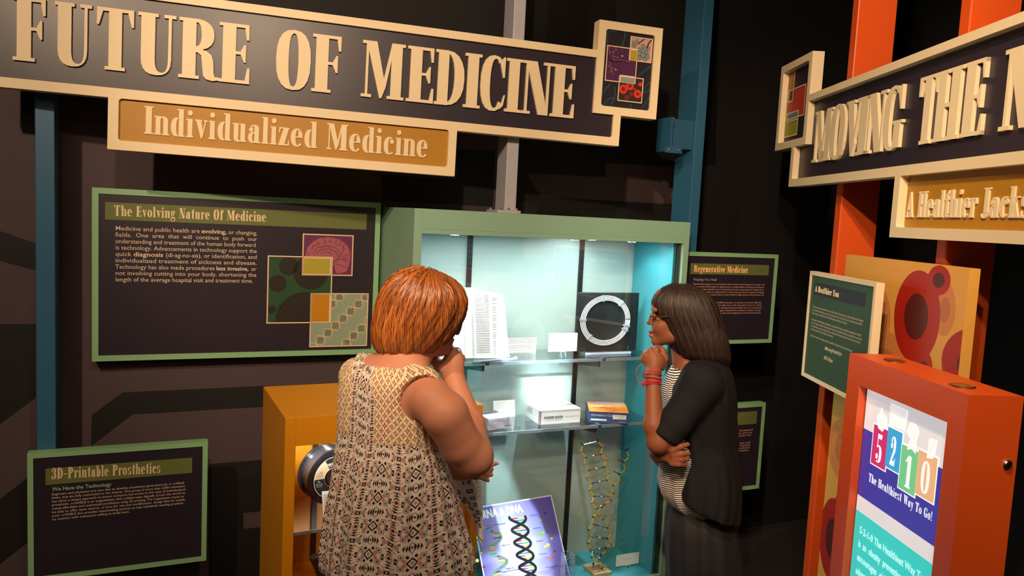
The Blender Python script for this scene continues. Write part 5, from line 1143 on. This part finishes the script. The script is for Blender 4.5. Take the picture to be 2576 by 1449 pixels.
S.cap(at(1000,930,Yb),at(925,945,Yb+.08),.05,.045,.04); S.cap(at(1000,930,Yb),at(1068,972,Yb-.07),.045,.045,.03)
S.ell(Hc+UP*.012,(.074,.095,.098),.02,55); S.ell(Hc+hf*.025-UP*.05,(.058,.066,.062),.03,55); S.ell(Hc+hf*.068-UP*.098,(.026,.022,.022),.025,55)
S.chain([Hc+hf*.09-UP*.012,Hc+hf*.110-UP*.046],[.008,.011],.012); S.ell(Hc+hf*.095-UP*.074,(.022,.011,.008),.008,55); S.ell(Hc+hf*.092-UP*.087,(.019,.011,.008),.006,55)
for sgn in (-1,1): S.ell(Hc+hr*.075*sgn-UP*.02,(.012,.02,.03),.008,55); S.ell(Hc+hf*.082+hr*.03*sgn-UP*.002,(.018,.012,.012),.008,55,'add')
# right arm raised
sh=at(1078,1018,1.90); el=at(1190,1147,1.95); mid=at(1134,1080,1.91); wr=at(1140,948,2.08); fm=at(1180,1070,2.03)
S.cap(at(1050,1000,1.97),at(1086,1010,1.92),.044,.054,.03); S.cap(at(1040,1010,2.01),at(1062,1095,2.02),.056,.058,.03); S.chain([at(1087,1008,1.92),at(1119,1042,1.905),at(1160,1118,1.93),el],[.054,.059,.053,.050],.008); S.chain([el,fm,wr],[.051,.041,.0285],.016)
# right hand: palm, fingers curled at the lips, thumb on the chin
pm=at(1140,914,2.10); S.ell(pm,(.032,.019,.036),.012,20); S.cap(wr,pm,.0275,.024,.014)
kk=[at(1131,886,2.095),at(1143,887,2.10),at(1154,893,2.11),at(1161,901,2.125)]
for i,kn in enumerate(kk):
    S.cap(pm,kn,.014,.0118,.004)
S.chain([kk[0],at(1124,872,2.10),at(1115,878,2.12),at(1109,884,2.13)],[.0105,.0095,.0085,.0075],.006)
S.chain([kk[1],at(1133,875,2.135),at(1122,884,2.15),at(1124,895,2.15)],[.0105,.0095,.0085,.008],.005)
S.chain([kk[2],at(1145,882,2.15),at(1134,890,2.165),at(1136,902,2.16)],[.0105,.0095,.0085,.008],.005)
S.chain([kk[3],at(1157,892,2.16),at(1148,899,2.175),at(1148,910,2.165)],[.0095,.0085,.008,.0075],.005)
S.chain([at(1128,932,2.085),at(1104,922,2.09),at(1090,908,2.11),at(1094,898,2.12)],[.016,.0125,.0105,.009],.01)
# left arm folded across the front, hand beneath the right elbow
lsh=at(908,995,2.13); lel=at(925,1165,2.24); lwr=at(1160,1180,2.20)
S.chain([at(920,975,2.08),lsh,lel],[.05,.048,.042],.025); S.chain([lel,lwr],[.045,.029],.02)
lp=at(1198,1184,2.15); S.cap(lwr,lp,.028,.026,.02)
for i,(a,b,c) in enumerate([((1214,1169),(1234,1167),(1252,1166)),((1213,1180),(1228,1180),(1239,1181)),((1211,1190),(1226,1192),(1238,1195)),((1206,1198),(1219,1204),(1229,1209))]):
    S.chain([lp,at(*a,2.11),at(*b,2.09),at(*c,2.08)],[.014,.0088,.0078,.0062],.002)
S.chain([lp,at(1206,1165,2.13),at(1222,1158,2.11)],[.015,.011,.009],.008)
lipc=Hc+hf*.094-UP*.080
def lipf(V): 
    d=np.linalg.norm((V-lipc)*[1,1,2.0],axis=1); return np.clip((.026-d)/.006,0,1)
zero=lambda V: np.zeros(len(V))
S.obj('body',SK1,p1,base1,2,[('lip',lipf,'FLOAT'),('dark',zero,'FLOAT')])
BODY1=S
# trousers and shoes
S=SDF((base1[0]-.28,Yb-.28,FLZ-.01),(base1[0]+.3,Yb+.34,1.0),.008)
S.ell(hc-UP*.03,(.185,.15,.135),.05,y1)
for sgn in (-1,1):
    hp=hc+r1*.09*sgn-UP*.05; kn=np.array([hp[0],hp[1],.42])+r1*.005*sgn+f1*.01; S.chain([hp,kn,np.array([kn[0],kn[1],.06])],[.103,.075,.06],.03)
S.half((0,0,hipz+.05),UP); S.half((0,0,.03),-UP)
S.obj('trousers',M('coral_cotton','cf4f50',.8,noise=.08,scale=60,bump=.2),p1,base1,1,label='coral red trousers')
for sgn in (-1,1):
    hp=hc+r1*.095*sgn; a=np.array([hp[0],hp[1],FLZ+.055]); S=SDF((a[0]-.25,a[1]-.25,FLZ-.01),(a[0]+.25,a[1]+.25,FLZ+.16),.006)
    S.chain([a,a+f1*.14-UP*.018],[.05,.036],.02); S.half((0,0,FLZ+.001),-UP); S.obj('shoe',M('tan_leather','8a6248',.5),p1,base1,1)
# blouse
rp_=rng.random(12)*6
def folds(th,z): 
    f=np.clip((at(990,1110,Yb)[2]-z)/.18,0,1); return f*(.0045*np.sin(9*th+rp_[0]+1.5*np.sin(6*z+1))+.003*np.sin(17*th+rp_[1]+8*z)+.002*np.sin(31*th+rp_[2]))+.0012*np.sin(26*th+z*30)
bl=[(893,905,950,.7),(905,890,1010,.75),(918,880,1060,.75),(935,868,1085,.7),(960,853,1086,.68),(1000,846,1080,.66),(1060,844,1086,.67),(1100,846,1095,.7),(1125,842,1110,.74),(1160,840,1122,.8),(1226,833,1142,.84),(1300,824,1160,.84),(1345,819,1178,.84),(1380,815,1186,.84),(1410,812,1184,.84),(1440,810,1176,.8)]
S=SDF((base1[0]-.30,Yb-.30,at(990,1460,Yb)[2]-.05),(base1[0]+.33,Yb+.36,at(950,880,Yb)[2]+.02),.0045)
S.loft(rowsof(bl,Yb,y1,.7),y1,.01,disp=folds)
S.cap(at(985,940,Yb),at(900,945,Yb+.1),.052,.052,.03); S.cap(at(1000,945,Yb),at(1062,970,Yb-.085),.05,.05,.03)
S.ell(at(994,880,Yb+.02),(.084,.11,.052),.006,y1,'sub')
S.ell(at(1088,1026,1.86),(.10,.072,.084),.006,y1,'sub')
S.ell(at(905,1035,2.27),(.06,.08,.08),.006,y1,'sub')
# scooped hem, lower on the left as seen
z0=at(990,1449,Yb)[2]; S.half((at(990,1449,Yb)[0],0,z0),(.19,0,-1))
cB=np.array([at(985,1200,Yb)[0],Yb])
def patf(V):
    d=V[:,:2]-cB; X=d@r1[:2]; Y=d@f1[:2]; th=np.arctan2(X,-Y); return np.stack([th*.165+.012*np.sin(V[:,2]*9),V[:,2]+.006*np.sin(th*7),V[:,2]*0],1)
def pjv(V):
    d=V-CC; w_=d@CF; return 1288+F_*(d@CR)/w_,724.5-F_*(d@CU)/w_
def lacef(V):
    u,v=pjv(V); back=(V[:,:2]-cB)@f1[:2]<.03
    lim=1112+.00*(u); right=(u>938+.02*(v-930)+4*np.sin(v*.05))&(v<1118+ (u-938)*.02); left=(u<888-.06*(v-930))&(v<1085)
    return ((right|left)&back).astype(float)
def pinkf(V):
    u,v=pjv(V); d=np.abs((u-1012)+(v-975)*.42); return np.clip((14-d)/8,0,1)*(v<1110)*(v>960)
m,b=newmat('printed_blouse',.75,.25)
P=attr('pat'); pu,pv,_=sep(P); nw=noise_(18); u=pu+(nw-.5)*.010; v=pv+(noise_(23)-.5)*.008
x=((u*960).mod(94)-47).abs(); yv=((v*960).mod(66)-33).abs()
def boxm(cx,cy,hx,hy): return ((x-cx).abs()<hx)*((yv-cy).abs()<hy)
def dia(cx,cy,r): return ((x-cx).abs()+(yv-cy).abs())<r
k=colmix(0.,'e4d2c2','e4d2c2')
grey='a3938e'; blk='20242e'; cor='c98470'
def lay(k,mask,c): return colmix(mask,k,c)
k=lay(k,(yv<(x-5)*.8)*(x<19)*(x>5),grey); k=lay(k,(yv>(38-(x-4)*.9))*(x>4)*(x<20),grey); k=lay(k,dia(47,0,13)*(1-dia(47,0,9.5)),grey)
k=lay(k,boxm(24,21,6.5,6),grey); k=lay(k,boxm(24,21,3.8,3.4),'e4d2c2'); k=lay(k,boxm(24,21,2.2,2.),blk)
k=lay(k,dia(0,0,13)*(1-dia(0,0,10.2))*(yv<7),cor); k=lay(k,boxm(0,0,6.,4.6),blk); k=lay(k,boxm(0,0,2.2,1.6),'e4d2c2')
k=lay(k,(((x-(yv-9)*1.1)-6).abs()<1.7)*(yv>8)*(yv<16),cor)
for a0 in (9,15,21): k=lay(k,(x<(yv-a0)*1.7)*(yv<a0+5),blk)
k=lay(k,dia(0,33,10)*(1-dia(0,33,6.4)),cor); k=lay(k,dia(0,33,4.6),blk)
k=lay(k,dia(47,0,3.2),blk)
for a0 in (26,32,38): k=lay(k,(yv<(x-a0)*1.7)*(x<a0+5)*(x>a0),blk)
k=lay(k,dia(47,33,13.5)*(1-dia(47,33,9)),blk); k=lay(k,dia(47,33,5),grey); k=lay(k,dia(31,28,5.6),cor); k=lay(k,((x-38).abs()+(yv-19).abs()<4.6),blk); k=lay(k,(x-14).abs().max((yv-29).abs())<2.6,blk); k=lay(k,(x-19).abs().max((yv-8).abs())<2.,blk)
a_=.0175; q=(pu+pv)*(.7071/a_); q2=(pu-pv)*(.7071/a_)
lx=q.mod(1)-.5; ly=q2.mod(1)-.5; ax_,ay_=lx.abs(),ly.abs(); mx_,mn_=ax_.max(ay_),ax_.min(ay_)
pet=(((1-mx_)*(1-mx_)+mn_*mn_)<.5); rr=(ax_*ax_+ay_*ay_); flower=((ax_-ay_).abs()<.035)*(rr<.09)+ (rr<.012); cross=(((ax_<.03)+(ay_<.03))*(rr<.10))
hole=colmix(attr('pink','Fac'),'94634a','a02840'); lace=colmix(X_.op('MINIMUM',flower+cross,1.),hole,'d6b68e'); lace=colmix(pet,lace,'ecd6b2')
k=colmix(attr('lace','Fac'),k,lace); tocol(m,b,k); tobump(b,pet*attr('lace','Fac')+noise_(700)*.15,.5,.0012)
S.obj('blouse',m,p1,base1,2,[('pat',patf,'FLOAT_VECTOR'),('lace',lacef,'FLOAT'),('pink',pinkf,'FLOAT')],label='patterned sleeveless top with cream lace back')
# hair
S=SDF(Hc-np.array([.2,.2,.2]),Hc+np.array([.2,.2,.2]),.004)
hd=[(674,1040,1072,.9),(678,1022,1090,.9),(686,1003,1116,.85),(700,986,1138,.83),(722,974,1160,.82),(745,962,1169,.82),(775,952,1168,.82),(800,946,1158,.84),(828,941,1142,.86),(850,940,1126,.88),(866,943,1108,.9),(880,950,1090,.92),(892,965,1070,.92)]
def hfold(th,z): return .0022*np.sin(14*th+20*z)+.0014*np.sin(37*th+9*np.sin(12*z))
S.loft(rowsof(hd,2.04,0,.84),0,.02,n=2.1,disp=hfold)
S.ell(Hc+hf*.16-UP*.095,(.06,.10,.10),.02,55,'sub')
S.cap(at(1160,760,2.08),at(1150,835,2.12),.012,.003,.02)
hz=S.obj('hair',HR1,p1,base1,2,[('tone',lambda V:.25+0*V[:,0],'FLOAT')],label='copper red bob')
crown=at(1085,683,2.03)
def flow1(P,t):
    d=P-crown; h=d[:,:2]/(np.linalg.norm(d[:,:2],axis=1,keepdims=True)+1e-6); lo=np.clip((crown[2]-P[:,2])/.2,0,1)[:,None]
    return np.concatenate([h*(1-lo)**1.5*1.1-lo*h*.25,-(.35+lo*1.2)],1)+np.array([.10,0,0])*lo*(P[:,:1]>Hc[0])-np.array([.10,0,0])*lo*(P[:,:1]<Hc[0])
V=S.V; r=np.random.default_rng(4); up=V[(V[:,2]>at(1050,850,2.04)[2])]; roots=up[r.integers(0,len(up),2600)]
zb1=at(1050,905,2.04)[2]
strands(S,roots,flow1,26,.0075,.0013,.0032,'hair_strands',HR1,p1,base1,lambda K:(K[:,2]<zb1+.0),3)
T_ring=G().tube([kk[2]+np.array([.0125*math.cos(a),0,.0125*math.sin(a)])+at(1149,886,2.12)-kk[2] for a in [2*math.pi*i/16 for i in range(17)]],.0014,5); mesh_obj('ring',T_ring,M('dark_silver','55504c',.3,.9),p1,base1)
# leaflet held in her hidden left hand
Ll=[(1128,1205),(1132,1228),(1150,1254),(1167,1269),(1180,1290),(1189,1314),(1195,1341)]; Lr=[(1208,1188),(1210,1212),(1212,1240),(1214,1268),(1215,1298),(1216,1330),(1216,1361)]
def lf_(a,t):
    i=min(int(t*6),5); f=t*6-i; L=np.array(Ll[i])*(1-f)+np.array(Ll[i+1])*f; R=np.array(Lr[i])*(1-f)+np.array(Lr[i+1])*f; q=L*(1-a)+R*a
    return at(q[0],q[1],2.27-.03*a+.02*math.sin(t*3)-.03*math.sin(a*math.pi)*.6)
def leaf(nm,off,mat,ext=0):
    g=G(); n,mm=8,18; dv=np.array([0,-1,0])*off
    V=[lf_(i/n,j/mm)+dv+np.array([0,0,-ext*(j/mm)*(i/n)]) for j in range(mm+1) for i in range(n+1)]; V+=[v+np.array([0,.0006,0]) for v in V]; N=(mm+1)*(n+1)
    fs=[]
    for j in range(mm):
        for i in range(n): a=j*(n+1)+i; fs+=[(a,a+n+1,a+n+2,a+1),(N+a,N+a+1,N+a+n+2,N+a+n+1)]
    return mesh_obj(nm,g.add(V,fs),mat,le,le.location,smooth=True)
le=bpy.data.objects.new('leaflet',None); COL.objects.link(le); le.location=lf_(.5,1.); tag(le,'folded white molecule leaflet hanging below the red-haired woman\'s elbow','leaflet')
leaf('front_sheet',0.,PAPER); leaf('rear_sheet',-.004,PAPER,.022)
g=G()
def lq(g,a0,a1,t0,t1,dt=0.): g.add([lf_(a0,t0+dt)+[0,-.0008,0],lf_(a1,t0)+[0,-.0008,0],lf_(a1,t1)+[0,-.0008,0],lf_(a0,t1+dt)+[0,-.0008,0]],[(0,1,2,3)])
g2=G()
for i,t_ in enumerate([.10,.24,.36,.48,.6,.7,.79]):
    lq(g,.42+.03*i,.66+.02*i,t_,t_+.055); lq(g2,.45+.03*i,.63+.02*i,t_+.018,t_+.035)
for i in range(34): lq(g,.80,.80+.15*((i*7)%5+2)/6,.06+i*.026,.064+i*.026)
o=mesh_obj('printed_labels',g,INKD,le,le.location); o=mesh_obj('label_words',g2,PAPER,le,le.location)
g=G()
for a,t_,s in [(.12,.3,.011),(.22,.24,.009),(.18,.42,.008),(.3,.37,.008),(.36,.46,.007),(.3,.55,.006),(.4,.58,.006),(.38,.68,.005),(.46,.7,.005),(.44,.78,.005)]:
    c=lf_(a,t_)+[0,-.001,0]; g.add([c+np.array([s*math.cos(q),-.0002,s*math.sin(q)]) for q in [math.pi*2*k_/12 for k_ in range(12)]],[tuple(range(12))])
mesh_obj('molecule_drawing',g,M('molecule_grey','8b8078',.6),le,le.location)
# ================= woman in black jacket =================
y2=-79; f2,r2=fwd(y2); Y2=3.0
base2=np.array([at(1765,1200,Y2)[0],Y2,FLZ]); p2=person('dark-haired woman with glasses in a black jacket and striped top, fist under chin',base2)
S=SDF((base2[0]-.34,Y2-.34,FLZ-.01),(base2[0]+.24,Y2+.34,1.70),.0048)
t2=[(925,1715,1790,1.1),(945,1700,1810,1.5),(975,1690,1825,1.4),(1040,1682,1828,1.3),(1130,1690,1828,1.25),(1200,1694,1826,1.05),(1290,1715,1820,1.0)]
def rows2(data,pad=0.):
    out=[]
    for y,L,R,q in data:
        p0,p1=at(L,y,Y2),at(R,y,Y2); hf_=(p1[0]-p0[0])/2+pad; c=(p0+p1)/2; out.append((float(c[2]),float(c[0]),float(c[1]),hf_*q,hf_))
    return out
S.loft(rows2(t2),y2,.03)
H2=at(1706,783,Y2)
def h(px,py,dy=0.): return at(px,py,Y2+dy)
hz2=at(1770,1290,Y2)[2]
for sgn in (-1,1):
    hp=np.array([at(1768,1290,Y2)[0],Y2,hz2-.03])+r2*.07*sgn; kn=np.array([hp[0],hp[1],.40]); an=np.array([hp[0],hp[1],FLZ+.09]); S.chain([hp,kn,an,an+f2*.12-UP*.055],[.066,.052,.038,.028],.02)
S.cap(h(1726,930),h(1716,845),.052,.046,.03)
S.cap(h(1745,940),h(1755,965,-.13),.05,.048,.04); S.cap(h(1745,940),h(1755,965,.13),.05,.048,.04)
S.ell(H2+np.array([.009,0,0]),(.073,.088,.10),.02,y2); S.ell(h(1672,822),(.056,.05,.062),.03,y2); 
for sg_ in (-1,1):
    S.cap(h(1655,858,.01*sg_),h(1692,848,.045*sg_),.017,.022,.025); S.ell(h(1658,822,.03*sg_),(.018,.016,.022),.02,y2); S.ell(h(1646,797,.031*sg_),(.0125,.010,.010),.006,y2); S.cap(h(1645,782,.012*sg_),h(1650,781,.042*sg_),.008,.008,.010)
    S.ell(h(1704,803,.076*sg_),(.009,.017,.030),.006,y2); S.ell(h(1637,814,.010*sg_),(.007,.008,.006),.005,y2)
S.cap(h(1654,768),h(1662,742),.02,.022,.03)
S.ell(h(1651,857),(.022,.017,.017),.018,y2)
S.chain([h(1645,790),h(1638,801),h(1631.5,812)],[.0065,.0065,.0085],.009)
S.ell(h(1636.5,833),(.020,.010,.0062),.006,y2); S.ell(h(1637.5,843.5),(.018,.0105,.0070),.006,y2)
# near arm: fist under the chin
s2=h(1765,972,-.17); e2=h(1657,1112,-.20); w2=h(1642,948,-.13)
S.chain([h(1758,965,-.14),s2,e2],[.055,.055,.042],.03); S.chain([e2,h(1645,1070,-.19),w2],[.041,.037,.026],.02)
pa=h(1646,910,-.09); S.ell(pa,(.022,.040,.036),.016,y2); S.cap(w2,pa,.026,.028,.02)
kn2=[h(1652,880,-.085),h(1636,884,-.09),h(1624,893,-.085),h(1618,904,-.08)]
for i,kq in enumerate(kn2):
    S.cap(pa,kq,.016,.0115,.012)
    d=np.array([.004,.03,.004]); S.chain([kq,kq+d,kq+d+np.array([.018,.006,-.012]),kq+np.array([.024,.018,-.022])],[.0115,.010,.009,.0085],.005)
S.chain([h(1664,925,-.09),h(1674,902,-.08),h(1668,882,-.072),h(1660,874,-.06)],[.015,.0125,.011,.009],.008)
# far arm across, hand under the near elbow
s3=h(1765,972,.17); e3=h(1668,1150,.17); w3=h(1652,1138,-.10)
S.chain([h(1758,965,.14),s3,e3],[.055,.053,.04],.03); S.chain([e3,w3],[.038,.027],.02)
pa3=h(1676,1146,-.185); S.chain([w3,h(1655,1143,-.15),pa3],[.027,.026,.026],.02)
for (a,b,c,rr_) in [((1692,1133),(1712,1124),(1730,1118),.0115),((1694,1145),(1714,1142),(1731,1140),.0115),((1694,1157),(1713,1156),(1730,1155),.011),((1691,1167),(1708,1169),(1724,1169),.0105)]:
    S.chain([pa3,h(*a,-.225),h(*b,-.235),h(*c,-.225)],[.015,rr_,rr_*.95,rr_*.85],.005)
S.chain([pa3,h(1680,1128,-.215),h(1692,1116,-.225)],[.014,.011,.009],.008)
lc=h(1636.5,838)
def lip2(V): d=np.linalg.norm((V-lc)*[1.,.9,1.7],axis=1); return np.clip((.021-d)/.004,0,1)
def drk2(V):
    o=np.zeros(len(V))
    for sg_ in (-1,1):
        b_=h(1645,779,.028*sg_); d=np.linalg.norm((V-b_)*[.7,.7,3.],axis=1); o=np.maximum(o,np.clip((.014-d)/.004,0,.8)); e_=h(1640,798,.031*sg_); d=np.linalg.norm((V-e_)*[.9,1,2.],axis=1); o=np.maximum(o,np.clip((.009-d)/.003,0,1))
    return o
S.obj('body',SK2,p2,base2,2,[('lip',lip2,'FLOAT'),('dark',drk2,'FLOAT')])
for (u0,v0,dy) in [(1622,890,0),(1634,882,0)]: pass
# striped top
m,b=newmat('striped_knit',.8,.2); P=attr('pat'); a,c,_=sep(P); st=(((c+(noise_(9)-.5)*.012)*(1/.0078)).mod(1)>.52); k=colmix(st,'e4d6cc','17151a'); tocol(m,b,k); tobump(b,noise_(900),.3,.0006)
shr=[(905,1705,1752,.9),(925,1690,1775,1.),(950,1676,1800,1.15),(985,1664,1815,1.15),(1040,1666,1822,1.15),(1100,1668,1825,1.15),(1157,1663,1828,1.2),(1221,1655,1836,1.25),(1245,1664,1838,1.28),(1268,1684,1838,1.3),(1286,1712,1838,1.25)]
S=SDF((base2[0]-.26,Y2-.26,at(1700,1300,Y2)[2]-.02),(base2[0]+.2,Y2+.26,at(1700,890,Y2)[2]),.0045)
S.loft(rows2(shr),y2,.01,disp=lambda th,z:.003*np.sin(11*th+9*z)+.002*np.sin(23*th))
S.ell(h(1715,893),(.075,.05,.062),.006,y2,'sub')
S.obj('striped_top',m,p2,base2,2,[('pat',lambda V:np.stack([V[:,0],V[:,2]+.02*np.sin(V[:,0]*14)+V[:,1]*.02,V[:,2]*0],1),'FLOAT_VECTOR')],label='black and white striped top')
# jacket
JK=M('black_jacket_cloth','17161a',.85,noise=.15,scale=120,bump=.3,spec=.2)
jk=[(893,1735,1800,1.2),(905,1722,1822,1.5),(925,1706,1836,1.6),(950,1690,1843,1.6),(985,1668,1848,1.45),(1040,1668,1850,1.35),(1100,1672,1851,1.3),(1150,1676,1856,1.4),(1200,1678,1861,1.5),(1250,1684,1862,1.62),(1290,1690,1860,1.66)]
S=SDF((base2[0]-.34,Y2-.36,at(1700,1310,Y2)[2]-.03),(base2[0]+.24,Y2+.34,at(1700,880,Y2)[2]),.0048)
S.loft(rows2(jk),y2,.02,disp=lambda th,z:.003*np.sin(8*th+6*z)+.002*np.sin(19*th+5*np.sin(z*9)))
# open front: wedge cut away showing the shirt
zt2=at(1700,905,Y2)[2]; 
def wedge(x,y,z):
    t=np.clip((zt2-z)/(zt2-at(1700,1290,Y2)[2]),0,1); fw=(x-base2[0])*f2[0]+(y-base2[1])*f2[1]; lat=np.abs((x-base2[0])*r2[0]+(y-base2[1])*r2[1])
    edge=np.interp(t,[0,.15,.3,.5,.6,.83,.9,1.],[.095,.140,.142,.06,.05,.09,.05,-.09]).astype(np.float32)   # forward position of the front edge
    return np.maximum(edge-fw,lat-.25)
w=S.win(S.lo,S.lo+S.n*S.h); d=wedge(*w[1]); S.F[w[0]]=np.maximum(S.F[w[0]],-d)
S.ell(h(1716,890),(.07,.055,.06),.006,y2,'sub')
S.chain([h(1770,950,-.12),s2+[0,0,.008],h(1700,1062,-.195)],[.065,.070,.062],.03); S.chain([h(1700,1062,-.195),h(1676,1092,-.2)],[.062,.060],.01)
S.chain([h(1770,950,.12),s3+[0,0,.008],h(1690,1110,.18)],[.065,.068,.056],.03)
# hem and cuff cuts
ax2=(e2-s2)/np.linalg.norm(e2-s2)
S.half(h(1668,1100,-.2),ax2+np.array([-.12,0,-.35]),lo=h(1610,1180,-.30),hi=h(1732,1030,-.125))
S.half(h(1700,1228,0),(-.42,0,-1),lo=S.lo,hi=(9,9,at(1700,1180,Y2)[2]))
S.obj('jacket',JK,p2,base2,2,label='black open jacket with elbow-length sleeves')
# skirt and shoes
S=SDF((base2[0]-.26,Y2-.28,FLZ),(base2[0]+.24,Y2+.28,at(1700,1215,Y2)[2]),.008)
sk=[(1222,1700,1830,1.12),(1262,1686,1836,1.18),(1300,1676,1850,1.3),(1380,1676,1858,1.35),(1449,1678,1862,1.3),(1600,1690,1850,1.1),(1750,1700,1835,1.1)]
S.loft(rows2(sk),y2,.02,disp=lambda th,z:.004*np.sin(12*th+3*z)); S.obj('skirt',M('black_skirt_cloth','121115',.8,noise=.1,bump=.2),p2,base2,1,label='long black skirt')
for sgn in (-1,1):
    a=np.array([base2[0],Y2,FLZ+.05])+r2*.08*sgn; S=SDF((a[0]-.25,a[1]-.2,FLZ-.01),(a[0]+.2,a[1]+.2,FLZ+.15),.006); S.chain([a,a+f2*.14-UP*.015],[.045,.034],.02); S.half((0,0,FLZ+.001),-UP); S.obj('shoe',M('black_leather','101012',.4),p2,base2,1)
# hair
S=SDF(H2-np.array([.16,.2,.26]),H2+np.array([.24,.2,.16]),.0042)
hd=[(715,1694,1728,.8),(719,1680,1748,.8),(727,1669,1766,.78),(742,1651,1786,.78),(765,1642,1799,.78),(793,1647,1810,.80),(818,1662,1818,.84),(842,1672,1825,.88),(860,1681,1829,.9),(878,1691,1832,.9),(893,1700,1833,.9),(908,1725,1833,.85),(918,1755,1830,.8)]
S.loft(rows2(hd),y2,.02,disp=lambda th,z:.0015*np.sin(30*th+6*z)+.001*np.sin(53*th))
S.ell(h(1640,834),(.060,.038,.054),.01,y2,'sub')
S.obj('hair',HR2,p2,base2,2,[('tone',lambda V:.35+0*V[:,0],'FLOAT')],label='straight dark brown shoulder-length hair')
cr2=h(1712,715)
def flow2(P,t):
    d=P-cr2; hh=d[:,:2]/(np.linalg.norm(d[:,:2],axis=1,keepdims=True)+1e-6); lo=np.clip((cr2[2]-P[:,2])/.07,0,1)[:,None]; return np.concatenate([hh*(1-lo)*1.2+hh*.06,-(.3+lo*1.3)],1)+np.array([.10,0,0])*lo
V=S.V; r=np.random.default_rng(9); up=V[(V[:,2]>h(1700,840)[2])]; roots=up[r.integers(0,len(up),2200)]; zb2=h(1750,925)[2]
strands(S,roots,flow2,30,.008,.0010,.0026,'hair_strands',HR2,p2,base2,lambda K:(K[:,2]<zb2),5)
# glasses, bracelets
GLM=M('black_frame','141414',.25,noise=0); g=G()
for sg_ in (-1,1):
    c=h(1634.5,797,.031*sg_); g2=G().tube([c+r2*.022*math.cos(a)+UP*.0155*math.sin(a) for a in [2*math.pi*i/24 for i in range(25)]],.0014,6); mesh_obj('glasses_rim',g2,M('silver_frame','b8b8b0',.25,.8,noise=0),p2,base2,smooth=True)
    g3=G().add([c+r2*.021*math.cos(a)+UP*.0145*math.sin(a) for a in [2*math.pi*i/24 for i in range(24)]],[tuple(range(24))]); mesh_obj('glasses_lens',g3,GLASS,p2,base2)
    g4=G().tube([c+r2*.022*sg_+UP*.004,h(1652,797,.066*sg_),h(1690,797,.080*sg_)],[.0016,.002,.002],6); mesh_obj('glasses_arm',g4,GLM,p2,base2)
mesh_obj('glasses_bridge',G().tube([h(1634,794,-.010),h(1633,792,0),h(1634,794,.010)],.0013,6),M('silver_frame','b8b8b0',.25,.8,noise=0),p2,base2)
RC_=M('red_cord','c03038',.5,noise=0); axw=(w2-h(1645,1070,-.19)); axw/=np.linalg.norm(axw); ua=np.cross(axw,[0,1,0]); ua/=np.linalg.norm(ua); ub=np.cross(axw,ua)
for i,(v,tl) in enumerate([(935,.2),(941,-.1),(949,.15),(956,-.05),(960,.12),(966,.3)]):
    c=at(1641,v+2,Y2-.135); R_=.0335+.001*(i%3); g=G().tube([c+R_*(ua*math.cos(a)+ub*math.sin(a))+axw*.004*math.sin(a+i)+axw*tl*.012*math.cos(a) for a in [2*math.pi*k_/32 for k_ in range(33)]],.0019,6); mesh_obj('bracelet',g,RC_,p2,base2,smooth=True)
g=G().tube([at(x,y,Y2-.15+.0*x) for x,y in [(1624,962),(1616,966),(1606,957),(1600,942),(1601,930),(1607,921),(1613,917)]],.0012,6); mesh_obj('cord_loop',g,RC_,p2,base2,smooth=True)
g=G().tube([at(x,y,Y2-.16) for x,y in [(1620,961),(1610,964),(1610,969),(1620,972),(1640,966)]],.0014,6); mesh_obj('cord_loop',g,RC_,p2,base2,smooth=True)
# bag strap behind the jacket
